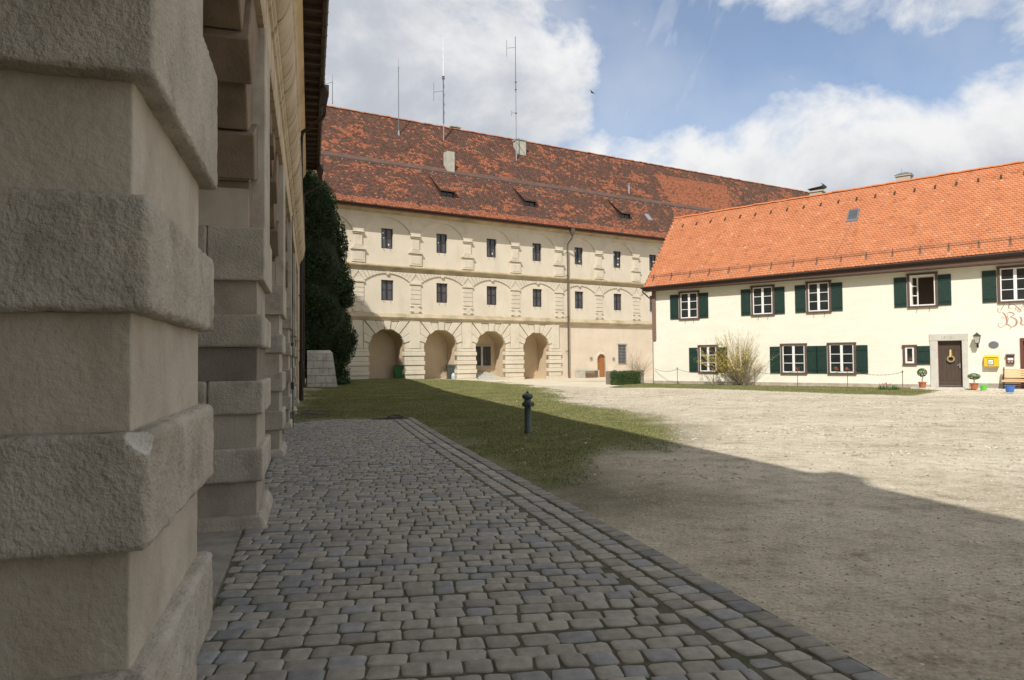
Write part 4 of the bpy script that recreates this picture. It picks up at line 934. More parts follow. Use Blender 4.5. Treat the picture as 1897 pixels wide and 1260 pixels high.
for a, b_, yf, yt in ((-11.5, -10.35, .30, 2.0), (-3.87, -2.78, .40, 2.05), (6.5, 7.62, .42, 2.1)): dormer(a, b_, yf, yt)
def chimney(x0, x1, y0, y1, zt, cap=True):
    m = MB(); m.box(x0, x1, y0, y1, roofz(y0) - .4, zt)
    if cap: m.box(x0 - .07, x1 + .07, y0 - .07, y1 + .07, zt, zt + .10)
    m.build('chimney', M['concrete'], rf, bevel=.01, warp=wB)
chimney(-9.75, -9.1, 2.5, 3.15, 18.1, False); chimney(-1.15, -.25, 5.35, 6.1, 21.1); chimney(-6.6, -5.7, 7.6, 8.4, 22.05); 
m = MB(); m.lathe([(.09, -.4), (.09, .75), (.15, .78), (.15, .84), (.03, .9)], (10.05, 3.15, roofz(3.15)), 10); m.build('vent_pipe', M['steel'], rf, warp=wB)
m = MB(); m.hexa([(10.05, .66, roofz(.66) + .03), (10.6, .66, roofz(.66) + .03), (10.6, 1.16, roofz(1.16) + .03), (10.05, 1.16, roofz(1.16) + .03), (10.05, .66, roofz(.66) + .09), (10.6, .66, roofz(.66) + .09), (10.6, 1.16, roofz(1.16) + .09), (10.05, 1.16, roofz(1.16) + .09)]); m.build('skylight', M['steel'], rf, warp=wB)
for xa, ya, xb, yb_ in ((-9.1, 2.35, -8.95, -.6), (-3.4, 6.8, -1.3, -.7), (10.4, 2.4, 11.4, -.7)): m = MB(); m.tube([(xa, ya, roofz(ya) + .08), ((xa + xb) / 2, (ya + yb_) / 2, roofz((ya + yb_) / 2) + .08), (xb, yb_, roofz(yb_) + .08)], .009, 4); m.build('lightning_conductor', M['wire'], rf, warp=wB)
m = MB(); m.box(XL, XR, 13.6, 14.0, -.1, ZE - .2); m.sheet(0, 0, 0, 0, 0); m.box(XL, XL + .3, .3, 13.6, -.1, ZE - .3); m.build('rear_wall', M['pinkB'], bB)
# sunlit cellar hatch slab in arch three: a thing of its own
t = thing('cellar_hatch', 'sloping grey stone cellar hatch lying inside the third arch of the cream wing', 'hatch', at('B', -8.3, .5), frz('B'))
m = MB(); m.hexa([(-.3, -1.2, 0), (1.9, -1.2, 0), (1.9, 1.0, 0), (-.3, 1.0, 0), (-.3, -1.1, .05), (1.8, -1.1, .06), (1.2, .95, .72), (-.3, .95, .72)]); m.build('slab', M['concrete'], t, bevel=.02)
m = MB()
for k in range(5): m.hexa([(-.2 + .01, -1.0 + k * .36, .11 + k * .115), (1.3, -1.0 + k * .36, .11 + k * .115), (1.3, -.98 + k * .36, .12 + k * .115), (-.2, -.98 + k * .36, .12 + k * .115), (-.2, -1.0 + k * .36, .13 + k * .115), (1.3, -1.0 + k * .36, .13 + k * .115), (1.3, -.98 + k * .36, .14 + k * .115), (-.2, -.98 + k * .36, .14 + k * .115)])
m.build('ribs', M['concrete'], t)
# ------------------------------------------------------------------ guest house (right)
bC = thing('guest_house', 'long whitewashed two-storey guest house with green shutters and bright orange tiled roof', 'house', PC, frz('C'))
CL, CR = -15.85, 8.5; TC = 1.1; YEC = -.50; ZEC = 6.06; YRC = 4.12
def wC(v): x, y, z = v; return (x, y, z + .0155 * (x + 16) * max(0, min(1, (z - 5.75) / .3)))
def roofc(y): return ZEC + TC * (y - YEC)
UPW = [(-13.40, 1.30), (-8.95, 1.30), (-5.94, 1.26), (-1.06, 1.30), (2.68, 1.34), (6.6, 1.3)]
UZ = (3.94, 5.67)
LOW = [(-12.24, 1.22, .68, 2.36), (-7.31, 1.38, .64, 2.34), (-4.85, 1.38, .64, 2.34)]
SM = (-1.68, .60, 1.13, 2.15)
D0, D1, DZ = -.47, .53, 2.32
opn = (-1.06 - .54, -1.06 + .54, 4.05, 5.57, .9)
m = MB(); m.sheet(CL, CR, .12, 6.35, 0, [(D0, D1, .12, DZ, .28), opn, (2.86, 4.2, .12, 2.25, .2)])
m.add([(CL, 0, -.1), (CL, 8.2, -.1), (CL, 8.2, 6.1), (CL, 4.1, 11), (CL, 0, 6.1)], [(0, 4, 3, 2, 1)]); m.sheet(0, 0, 0, 0, 0)
m.build('wall', M['plasterC'], bC)
m = MB(); m.box(CL + .02, -.82, -.035, .03, -.15, .18); m.box(.78, 2.80, -.035, .03, -.15, .27); m.build('plinth', M['plinthC'], bC, bevel=.01)
m = MB(); m.box(-1.7, -.4, .9, .95, 3.9, 5.7); m.build('dark_room_panel', M['wood_dark'], bC)  # dark panel behind the open window, room's shade put into its colour
def shutter(xa, xb, z0, z1, fo_parent, hinge_left):
    m = MB(); y0, y1 = -.050, -.018; m.box(xa, xb, y0, y1, z0, z1); n = 4
    o = m.build('shutter', M['green'], bC, bevel=.004)
    m = MB()
    for k in range(1, n): x = xa + (xb - xa) * k / n; m.box(x - .004, x + .004, y0 - .003, y0 + .002, z0 + .01, z1 - .01)
    for z in (z0 + .20, z1 - .24): m.box(xa + .03, xb - .03, y0 - .022, y0 - .002, z - .03, z + .03)
    m.build('batten', M['green'], o, bevel=.004)
def casement(xc, w, z0, z1, open_=False, single=False, shut='LR', sh_z=None, seed=0, flowers=False, hooks=True):
    a, b_ = xc - w / 2, xc + w / 2; fw_ = .10; m = MB(); y = -.075
    m.box(a, a + fw_, y, .01, z0 + fw_ * .9, z1 - fw_); m.box(b_ - fw_, b_, y, .01, z0 + fw_ * .9, z1 - fw_); m.box(a - .03, b_ + .03, y - .02, .01, z1 - fw_, z1); m.box(a - .02, b_ + .02, y - .015, .01, z0, z0 + fw_ * .9)
    fr = m.build('window', M['wood_brown'], bC, bevel=.006)
    ia, ib, iz0, iz1 = a + fw_, b_ - fw_, z0 + fw_ * .9, z1 - fw_; m = MB(); t = .052; Y0, Y1 = -.045, -.012
    if single: t = .085
    m.box(ia, ia + t, Y0, Y1, iz0, iz1); m.box(ib - t, ib, Y0, Y1, iz0, iz1); m.box(ia + t, ib - t, Y0, Y1, iz0, iz0 + t * 1.15); m.box(ia + t, ib - t, Y0, Y1, iz1 - t, iz1)
    xm = (ia + ib) / 2
    if not single and not open_:
        m.box(xm - .065, xm + .065, Y0 - .004, Y1, iz0 + t * 1.15, iz1 - t)
        for f in (1 / 3, 2 / 3):
            z = iz0 + t + (iz1 - iz0 - 2 * t) * f; m.box(ia + t, xm - .065, Y0 + .008, Y1, z - .016, z + .016); m.box(xm + .065, ib - t, Y0 + .008, Y1, z - .016, z + .016)
    m.build('sash', M['white'], fr, bevel=.003)
    if open_:
        # left leaf swung inwards
        m = MB(); L_ = .46; an = math.radians(58); ca, sa = math.cos(an), math.sin(an); ox = ia + t
        def P(u, d, z): return (ox + u * ca + d * sa, .0 + u * sa - d * ca + .02, z)
        def bx(u0_, u1_, d0, d1, za, zb): m.hexa([P(u0_, d0, za), P(u1_, d0, za), P(u1_, d1, za), P(u0_, d1, za), P(u0_, d0, zb), P(u1_, d0, zb), P(u1_, d1, zb), P(u0_, d1, zb)])
        bx(0, .05, -.02, .02, iz0 + .03, iz1 - .03); bx(L_ - .05, L_, -.02, .02, iz0 + .03, iz1 - .03)
        for k in range(4): z = iz0 + .03 + (iz1 - iz0 - .11) * k / 3; bx(.05, L_ - .05, -.018, .018, z, z + .05)
        m.build('open_leaf', M['white'], fr)
    else:
        m = MB(); m.box(ia + .01, ib - .01, -.024, -.018, iz0 + .01, iz1 - .01); m.build('pane', M['glass'], fr)
    if flowers:
        rs = random.Random(seed); m = MB()
        for fx in ([.62] if seed % 2 else [.25, .7]):
            for k in range(14): x = ia + (ib - ia) * fx + rs.gauss(0, .05); z = iz0 + .16 + rs.random() * .12; m.box(x - .016, x + .016, -.034, -.025, z, z + .03)
        m.build('potted_flowers', M['red'], fr)
        m = MB()
        for fx in ([.55, .7] if seed % 2 else [.22, .3, .72, .2]):
            for k in range(16): x = ia + (ib - ia) * fx + rs.gauss(0, .08); z = iz0 + .08 + rs.random() * .24; q = rs.uniform(-.03, .03); m.add([(x, -.030, z), (x + .015, -.030, z + .01), (x + q, -.030, z + .09)], [(0, 1, 2)])
        m.build('leaves', M['hedgeplain'], fr)
    if sh_z is None: sh_z = (z0 + .06, z1 - .16)
    for s_ in shut:
        if s_ == 'L': shutter(a - .60, a - .04, sh_z[0], sh_z[1], fr, True)
        if s_ == 'R': shutter(b_ + .02, b_ + .57, sh_z[0], sh_z[1], fr, False)
    if hooks:
        for dx in (-.24, .30): m = MB(); m.tube([(xc + dx, .0, z0 - .02), (xc + dx, -.06, z0 - .05), (xc + dx - .01, -.07, z0 - .16), (xc + dx - .05, -.065, z0 - .24)], .008, 5); m.build('shutter_stay', M['iron'], fr)
    return fr
M['hedgeplain'] = flat('houseplant_leaf', (.05, .12, .03), rough=.6)
for i, (x, w) in enumerate(UPW):
    z0, z1 = UZ[0] + .006 * (x + 10), UZ[1] + .006 * (x + 10); casement(x, w, z0, z1, open_=(i == 3), seed=i)
for i, (x, w, z0, z1) in enumerate(LOW): casement(x, w, z0, z1, seed=i + 10, flowers=i > 0, hooks=False, sh_z=(z0 + .06, z1 - .16))
casement(SM[0], SM[1], SM[2], SM[3], single=True, shut='R', seed=7, flowers=True, hooks=False, sh_z=(SM[2] + .03, SM[3] - .07))
# entrance
m = MB(); zs = 2.66
m.box(-.80, D0 - .0, -.05, .2, -.1, DZ + .0); m.box(D1, .78, -.05, .2, -.1, DZ + .0); m.box(-.82, .80, -.055, .2, DZ + .002, zs); ds = m.build('door_surround', M['apron'], bC, bevel=.012)
m = MB(); m.box(D0 + .005, D1 - .005, .16, .21, .06, DZ - .005); dr = m.build('door', M['door_brown'], bC)
m = MB(); m.box(D0 + .02, D1 - .02, .145, .158, .24, .275); m.box(D0 + .02, D1 - .02, .148, .158, 1.9, 1.92)
m.build('rail', M['pipeB'], dr)
m = MB()
for k in range(1, 6): x = D0 + (D1 - D0) * k / 6; m.box(x - .004, x + .004, .153, .161, .28, 1.89)
m.build('plank_joint', M['wood_dark'], dr)
m = MB(); m.box(D1 - .14, D1 - .09, .145, .16, 1.0, 1.22); m.tube([(D1 - .115, .15, 1.13), (D1 - .115, .09, 1.13), (D1 - .22, .09, 1.12)], .012, 6); m.build('handle', M['steel'], dr)
m = MB(); m.box(D0, D0 + .03, .10, .16, .05, DZ); m.box(D1 - .03, D1, .10, .16, .05, DZ); m.build('door_frame', flat('maroon_paint', (.14, .045, .035)), dr)
m = MB(); m.box(D0 - .1, D1 + .1, -.25, .14, -.05, .075); m.build('doorstep', M['flag'], bC, bevel=.012)
# second door at the picture edge
m = MB(); m.box(2.80, 2.90, -.06, .1, -.1, 2.27); m.box(4.16, 4.26, -.06, .1, -.1, 2.27); m.box(2.80, 4.26, -.062, .1, 2.272, 2.37); fr = m.build('door_frame', bpy.data.materials['maroon_paint'], bC)
m = MB(); m.box(2.9, 4.16, .12, .17, -.05, 2.26); m.build('door', M['door_brown'], bC)
# year over the door
def text_obj(s, size, mt, parent, loc, name, depth=.003):
    cu = bpy.data.curves.new('t', 'FONT'); cu.body = s; cu.size = size; cu.extrude = depth; cu.space_character = 1.25; o = bpy.data.objects.new('t', cu); coll(o)
    dg = bpy.context.evaluated_depsgraph_get(); me = bpy.data.meshes.new_from_object(o.evaluated_get(dg)); bpy.data.objects.remove(o)
    me.materials.clear(); me.materials.append(mt); r = bpy.data.objects.new(name, me); coll(r); r.parent = parent; r.location = loc; r.rotation_euler = (math.pi / 2, 0, 0); return r
text_obj('1814', .20, M['year'], ds, (-.34, -.058, 2.42), 'year_numerals')
# blackletter beginning of the inn name: B u with flourishes
def ribbon(m, pts, ws, y):
    P = []; n = len(pts)
    # Catmull-Rom refine
    Q = []; Wd = []
    for i in range(n - 1):
        p0, p1, p2, p3 = [Vector(pts[min(max(k, 0), n - 1)]) for k in (i - 1, i, i + 1, i + 2)]
        for j in range(6):
            t = j / 6; Q.append(.5 * ((2 * p1) + (p2 - p0) * t + (2 * p0 - 5 * p1 + 4 * p2 - p3) * t * t + (3 * p1 - p0 - 3 * p2 + p3) * t ** 3)); Wd.append(ws[i] * (1 - t) + ws[i + 1] * t)
    Q.append(Vector(pts[-1])); Wd.append(ws[-1]); V = []
    for i, q in enumerate(Q):
        t = (Q[min(i + 1, len(Q) - 1)] - Q[max(i - 1, 0)]).normalized(); nn = Vector((-t.y, t.x)) * Wd[i] / 2; V += [(q.x - nn.x, y, q.y - nn.y), (q.x + nn.x, y, q.y + nn.y), (q.x + nn.x, y + .006, q.y + nn.y), (q.x - nn.x, y + .006, q.y - nn.y)]
    k = len(Q); m.add(V, [(i * 4, i * 4 + 4, i * 4 + 5, i * 4 + 1) for i in range(k - 1)] + [(i * 4 + 1, i * 4 + 5, i * 4 + 6, i * 4 + 2) for i in range(k - 1)] + [(i * 4 + 3, i * 4 + 7, i * 4 + 4, i * 4) for i in range(k - 1)])
def cp(x, y): return (2.0 + (x - 172) * .0035, 3.66 - (y - 200) * .0045)
m = MB(); k = .0034
ST = [([(213, 212), (238, 232), (258, 270), (264, 305), (252, 345)], [4, 13, 17, 16, 8]), ([(262, 237), (282, 222), (300, 218), (330, 226), (344, 240), (325, 256), (298, 268)], [3, 8, 12, 12, 10, 9, 6]),
      ([(278, 240), (272, 262), (284, 285), (274, 312), (266, 345)], [3, 5, 5, 4, 3]), ([(300, 272), (335, 276), (366, 300), (368, 335), (345, 362), (310, 374), (290, 398)], [4, 12, 17, 18, 13, 6, 3]),
      ([(236, 350), (268, 342), (290, 356), (312, 374)], [4, 11, 12, 6]), ([(236, 350), (210, 368), (182, 366), (168, 345), (180, 328), (202, 332)], [4, 6, 7, 7, 5, 3]),
      ([(240, 282), (222, 264), (206, 266), (208, 280)], [5, 6, 5, 3]), ([(206, 222), (180, 214), (166, 196), (172, 176), (188, 178)], [3, 5, 7, 6, 3]), ([(200, 196), (216, 170), (236, 140), (238, 112)], [5, 7, 5, 2]),
      ([(330, 172), (304, 180), (288, 168), (292, 146), (320, 134), (355, 146), (392, 184), (425, 220)], [2, 4, 6, 6, 6, 7, 7, 5]), ([(352, 212), (368, 168), (392, 128)], [3, 5, 2]), ([(378, 222), (396, 176), (418, 132)], [3, 5, 2]), ([(402, 226), (420, 180), (441, 136)], [3, 5, 2]),
      ([(352, 176), (380, 200), (404, 222)], [3, 5, 3]), ([(376, 160), (402, 184), (428, 206)], [3, 5, 3]),
      ([(400, 266), (418, 280), (422, 312), (412, 338), (432, 352), (452, 352)], [4, 16, 17, 15, 13, 5]), ([(452, 262), (470, 276), (472, 315), (464, 342), (482, 356)], [4, 14, 16, 14, 4])]
for pts, ws in ST: ribbon(m, [cp(*p) for p in pts], [w * k * 1.35 for w in ws], -.004)
m.build('painted_lettering', M['paint_letter'], bC)
# roof
RL = -16.25
m = MB(); m.hexa([(RL, YEC, ZEC - .14), (CR, YEC, ZEC - .14), (CR, YRC, roofc(YRC) - .14), (RL, YRC, roofc(YRC) - .14), (RL, YEC, ZEC - .03), (CR, YEC, ZEC - .03), (CR, YRC, roofc(YRC) - .03), (RL, YRC, roofc(YRC) - .03)])
m.hexa([(RL, YRC + .01, roofc(YRC) - .14), (CR, YRC + .01, roofc(YRC) - .14), (CR, 8.7, ZEC - .14), (RL, 8.7, ZEC - .14), (RL, YRC + .01, roofc(YRC)), (CR, YRC + .01, roofc(YRC)), (CR, 8.7, ZEC), (RL, 8.7, ZEC)])
rfC = m.build('roof', M['wood_brown'], bC, warp=wC)
def colC(xs, y, rs):
    k = len(xs); v = .90 + .16 * rs.rand(k, 1); c = np.array([[1.0, 1.0, 1.0]]) * v; w = rs.rand(k) < .015; c[w] = c[w] * np.array([1.08, 1.35, 1.6]); d = rs.rand(k) < .03; c[d] = c[d] * .78; return c
V_, I_, C_ = tiles(RL, CR, YEC, YRC, roofc, TC, .165, .18, colC, 8, lift=.022, warp=lambda x, z: .0155 * (x + 16))
fast('roof_tiles', V_, I_, 3, M['tileC'], rfC, cols=C_)
ridge_row(RL, CR, YRC, roofc(YRC) - .03, .11, .36, seed=5).build('ridge_tiles', M['tileCr'] if 'tileCr' in M else mat('orange_ridge', [(0.3, (.50, .15, .05)), (0.7, (.62, .21, .08))], scale=2), rfC, warp=wC)
m = MB(); m.box(RL, CR, YEC - .02, .005, ZEC - .26, ZEC - .145); m.box(RL, CR, YEC - .035, YEC - .005, ZEC - .24, ZEC - .05); m.build('eaves_board', M['wood_brown'], bC, warp=wC)
m = MB(); cy = YEC - .11; gp = [(cy + .075 * math.cos(t), ZEC - .045 - .075 * math.sin(t)) for t in [math.pi * i / 8 for i in range(9)]]
for i in range(13): a = RL - .1 + i * 1.91; m.profile(gp, a, a + 1.91); m.profile([(p, q - .005) for p, q in gp][::-1], a, a + 1.91)
m.build('gutter', M['gutter'], bC, warp=wC)
m = MB(); xb = CL - .05
m.tube([(RL + .02, cy, ZEC - .08), (RL + .0, cy + .02, ZEC - .30), (xb - .22, -.30, ZEC - .52), (xb - .04, -.10, ZEC - .75), (xb + .0, -.08, ZEC - .95)], .05, 8); m.tube([(xb + .05, -.05, 2.7), (xb + .05, -.05, 1.2), (xb + .05, -.05, .0)], .022, 6); m.build('downpipe', M['pipeB'], bC)
m = MB(); m.box(CL - .02, CL + .22, -.10, .02, 2.72, ZEC - .27); m.build('corner_board', flat('aged_brown_board', (.20, .13, .10)), bC, bevel=.01)
# snow guard: rail and brackets
y0 = .02; rs = random.Random(3); m = MB(); x = RL + .5; BR = []
while x < CR - .2: BR.append(x); x += 1.22
for x in BR: m = MB(); z = roofc(y0) + .03; m.box(x - .012, x + .012, y0 - .07, y0 + .01, z - .02, z + .20); m.hexa([(x - .05, y0 - .22, roofc(y0 - .22) + .02), (x + .05, y0 - .22, roofc(y0 - .22) + .02), (x + .05, y0 - .04, roofc(y0 - .04) + .02), (x - .05, y0 - .04, roofc(y0 - .04) + .02), (x - .05, y0 - .22, roofc(y0 - .22) + .045), (x + .05, y0 - .22, roofc(y0 - .22) + .045), (x + .05, y0 - .04, roofc(y0 - .04) + .045), (x - .05, y0 - .04, roofc(y0 - .04) + .045)]); m.build('snow_guard_bracket', M['pipeB'], rfC, warp=wC)
m = MB(); z = roofc(y0) + .03
for k, zz in enumerate((.04, .10, .16)): 
    for i in range(12): a = RL + .3 + i * 2.02; m.tube([(a, y0 - .03, z + zz), (a + 1.01, y0 - .03, z + zz), (a + 2.02, y0 - .03, z + zz)], .007, 4)
x = RL + .3
while x < CR - .1: m.box(x, x + .006, y0 - .034, y0 - .026, z + .03, z + .17); x += .06
m.build('snow_guard_rail', M['pipeB'], rfC, warp=wC)
# vents near the ridge
x = -15.3
while x < CR: m = MB(); y = 3.38; z = roofc(y); m.hexa([(x - .05, y - .06, z - .05), (x + .05, y - .06, z - .05), (x + .05, y + .16, z + .2), (x - .05, y + .16, z + .2), (x - .04, y - .08, z + .02), (x + .04, y - .08, z + .02), (x + .03, y + .15, z + .22), (x - .03, y + .15, z + .22)]); m.build('roof_vent', M['wood_dark'], rfC, warp=wC); x += .965
m = MB(); xa, xb, ya, yb_ = -4.95, -4.38, 2.05, 2.72
m.hexa([(xa, ya, roofc(ya) + .02), (xb, ya, roofc(ya) + .02), (xb, yb_, roofc(yb_) + .02), (xa, yb_, roofc(yb_) + .02), (xa, ya, roofc(ya) + .12), (xb, ya, roofc(ya) + .12), (xb, yb_, roofc(yb_) + .12), (xa, yb_, roofc(yb_) + .12)]); sk = m.build('skylight', M['mast'], bC, bevel=.01, warp=wC)
e = .06; m = MB(); m.hexa([(xa + e, ya + e, roofc(ya + e) + .10), (xb - e, ya + e, roofc(ya + e) + .10), (xb - e, yb_ - e, roofc(yb_ - e) + .10), (xa + e, yb_ - e, roofc(yb_ - e) + .10), (xa + e, ya + e, roofc(ya + e) + .126), (xb - e, ya + e, roofc(ya + e) + .126), (xb - e, yb_ - e, roofc(yb_ - e) + .126), (xa + e, yb_ - e, roofc(yb_ - e) + .126)]); m.build('skylight_pane', M['glassB'], sk, warp=wC)
m = MB(); m.tube([(-4.66, 2.0, roofc(2.0) + .05), (-4.9, .9, roofc(.9) + .05), (-5.2, .05, roofc(.05) + .05)], .012, 4); m.build('lightning_conductor', M['mast'], rfC, warp=wC)
def chC(x0, x1, zt, curved):
    m = MB(); m.box(x0, x1, YRC + .1, YRC + .75, 10.2, zt); m.box(x0 - .06, x1 + .06, YRC + .04, YRC + .81, zt, zt + .09); c = m.build('chimney', M['concrete'], bC, bevel=.01)
    m = MB()
    if curved:
        for sx in (x0 + .05, x1 - .1): m.box(sx, sx + .05, YRC + .2, YRC + .6, zt + .09, zt + .20)
        P = [(x0 - .08 + (x1 - x0 + .2) * t, zt + .20 + .07 * t) for t in (0, .3, .6, .8)] + [(x1 + .08, zt + .30), (x1 + .10, zt + .38), (x1 + .0, zt + .42)]
        V = [(x, y, z) for x, z in P for y in (YRC + .0, YRC + .85)]; V2 = [(x, y, z + .03) for x, y, z in V]; n = len(V)
        m.add(V + V2, [(2 * i, 2 * i + 1, 2 * i + 3, 2 * i + 2) for i in range(len(P) - 1)] + [(n + 2 * i, n + 2 * i + 2, n + 2 * i + 3, n + 2 * i + 1) for i in range(len(P) - 1)] + [(2 * i, 2 * i + 2, n + 2 * i + 2, n + 2 * i) for i in range(len(P) - 1)])
        m.build('chimney_cowl', M['iron'], c)
    else:
        xm = (x0 + x1) / 2; m.hexa([(x0 - .08, YRC + .02, zt + .09), (x1 + .08, YRC + .02, zt + .09), (x1 + .08, YRC + .83, zt + .09), (x0 - .08, YRC + .83, zt + .09), (xm - .15, YRC + .2, zt + .22), (xm + .15, YRC + .2, zt + .22), (xm + .15, YRC + .6, zt + .22), (xm - .15, YRC + .6, zt + .22)]); m.tube([(xm - .1, YRC + .4, zt + .2), (xm - .1, YRC + .4, zt + .5)], .008, 4); m.build('chimney_cap', M['mast'], c)
chC(-7.45, -6.75, 11.52, True); chC(-2.8, -2.1, 11.68, False)
# ------------------------------------------------------------------ things in the courtyard
# hydrant
p = gpt(978, 803); t = thing('fire_hydrant', 'dark blue cast iron fire hydrant standing in the shaded grass', 'hydrant', (p.x, p.y, 0), math.radians(20))
m = MB(); m.lathe([(.085, -.1), (.085, .06), (.074, .08), (.070, .40), (.070, .56), (.082, .585), (.086, .66), (.080, .70), (.066, .72), (.066, .735), (.098, .75), (.118, .765), (.120, .825), (.110, .835), (.085, .845), (.045, .862), (.030, .87)], n=28); m.build('body', M['hydrant'], t, smooth=True)
m = MB(); m.lathe([(.028, .86), (.034, .87), (.034, .885), (.026, .89), (.026, .905), (.018, .91)], n=5); m.build('spindle', M['hydrant'], t)
for a in (-150, -30, -75):
    an = math.radians(a); d = Vector((math.cos(an), math.sin(an), 0)); z = Vector((0, 0, .63)); m = MB(); m.tube([d * .05 + z, d * .115 + z], [.046, .046], 14); m.tube([d * .108 + z, d * .135 + z], [.056, .052], 14); m.tube([d * .134 + z, d * .15 + z], [.02, .018], 5); o = m.build('outlet', M['hydrant'], t, bevel=.003)
    m = MB(); q = d.cross(Vector((0, 0, 1))); m.tube([d * .12 + z + q * .045, d * .13 + z + q * .06 - Vector((0, 0, .05)), d * .09 + z + q * .03 - Vector((0, 0, .09))], .005, 4); m.build('cap_chain', M['iron'], o)

# edging timber at the end of the cobbles, sticks
a, b_ = gpt(690, 777), gpt(748, 778); t = thing('edging_plank', 'dark broken wooden edging plank lying across the end of the cobbled path', 'plank', (a.x, a.y, .0), 0)
m = MB(); d = b_ - a; m.hexa([(0, 0, 0), (d.x, d.y, 0), (d.x, d.y + .09, .0), (0, .09, 0), (0, .0, .03), (d.x, d.y, .10), (d.x, d.y + .09, .12), (0, .09, .04)]); m.tube([(d.x * .5, d.y + .1, .1), (d.x * .85, d.y + .06, .14), (d.x + .10, d.y - .02, .03)], .035, 6); m.build('plank', M['greywood'], t, bevel=.006)
a = gpt(548, 770); t = thing('branch_pile', 'dry grey sticks and rubble lying at the foot of the arcade beyond the cobbles', 'branches', (a.x, a.y, 0), 0)
m = MB(); rs = random.Random(6)
for k in range(16): x, y = rs.uniform(-.5, .6), rs.uniform(-.5, .9); an = rs.uniform(-.3, .5); L_ = rs.uniform(.2, .7); m.tube([(x, y, .02 + rs.random() * .08), (x + L_ * .5 * math.cos(an), y + L_ * .5 * math.sin(an), .06 + rs.random() * .06), (x + L_ * math.cos(an), y + L_ * math.sin(an), .02)], [.02, .016, .006], 5)
m.build('sticks', M['greywood'], t)

# wheelie bins in the arches
def bin_(name, label, u, yy, body, rot):
    t = thing(name, label, 'bin', at('B', u, yy, -.02), frz('B') + rot, 'wheelie bins in the arcade')
    m = MB(); m.hexa([(-.24, -.27, .12), (.24, -.27, .12), (.24, .25, .12), (-.24, .25, .12), (-.29, -.36, .96), (.29, -.36, .96), (.29, .34, .96), (-.29, .34, .96)]); m.box(-.31, .31, -.39, .38, .93, .98); b = m.build('body', M[body], t, bevel=.025, seg=2)
    m = MB(); 
    for k in (-.14, 0, .14): m.box(k - .015, k + .015, -.345, -.30, .25, .85)
    m.build('rib', M[body], b)
    m = MB(); m.profile([(-.41, .985), (-.40, 1.02), (-.2, 1.07), (.2, 1.08), (.40, 1.04), (.42, .985)], -.32, .32, close=True); m.build('lid', M['bin_dark'], t, bevel=.01)
    m = MB(); m.tube([(-.28, .42, 1.0), (.28, .42, 1.0)], .018, 6); m.build('handle', M['bin_dark'], t)
    for x in (-.25, .25): m = MB(); m.tube([(x - .03, .28, .11), (x + .03, .28, .11)], .11, 14); m.build('wheel', M['rubber'], t)
    t.scale = (1.2, 1.15, 1.18)
    return t
bin_('wheelie_bin', 'green wheelie bin at the right side of the first arch', -14.62, .85, 'bin_green', math.radians(-28))
t2 = bin_('wheelie_bin', 'dark grey wheelie bin with a white sack in the second arch', -10.42, .85, 'bin_dark', math.radians(-20))
t = thing('rubbish_sack', 'pale crumpled sack leaning beside the dark grey bin in the second arch', 'sack', at('B', -10.52, .28, 0), frz('B'))
V, Fc = [], []; n1, n2 = 14, 12
for i in range(n1 + 1):
    z = .62 * i / n1; r = .17 * math.sin(math.pi * min(1, (i + .9) / (n1 + 1.6))) ** .55
    for k in range(n2): an = 6.283 * k / n2; q = 1 + .22 * mnoise.noise(Vector((math.cos(an) * 2, math.sin(an) * 2, z * 6))); V.append((r * q * math.cos(an), r * q * math.sin(an) * .9 + z * .1, z))
Fc = [(i * n2 + k, i * n2 + (k + 1) % n2, (i + 1) * n2 + (k + 1) % n2, (i + 1) * n2 + k) for i in range(n1) for k in range(n2)] + [tuple(range(n1 * n2, n1 * n2 + n2))]
raw('sack', V, Fc, flat('pale_plastic_sheet', (.42, .47, .47), rough=.35), t, smooth=True)

# bench with concrete ends at the far wall
t = thing('wall_bench', 'low bench of brown slats between pale concrete ends by the arched door', 'bench', at('B', .75, -.62), frz('B'))
for x0, x1 in ((0, .62), (2.0, 2.15)): m = MB(); m.box(x0, x1, 0, .5, -.02, .58); m.build('end_block', M['concrete'], t, bevel=.015)
for k in range(4): m = MB(); m.box(.625, 1.995, .03, .07, .06 + k * .135, .145 + k * .135); m.build('slat', M['slat_old'], t)
m = MB(); m.box(-.01, 2.16, .0, .5, .583, .63); m.build('seat', M['concrete'], t, bevel=.01)
# round wall plaques
for u, z, lb in ((2.50, 1.60, 'round grey plaque on the wall left of the arched plank door'), (5.02, 1.54, 'round grey plaque on the wall right of the arched plank door')):
    t = thing('round_plaque', lb, 'plaque', at('B', u, -.012, z), frz('B'), 'round plaques beside the arched door')
    m = MB(); m.tube([(0, .012, 0), (0, -.035, 0)], .17, 22); m.build('disc', M['concrete'], t, bevel=.008); m = MB(); m.tube([(0, -.036, 0), (0, -.042, 0)], .11, 22); m.tube([(0, -.042, 0), (0, -.05, 0)], .045, 12); m.build('emblem', M['plaque'], t)

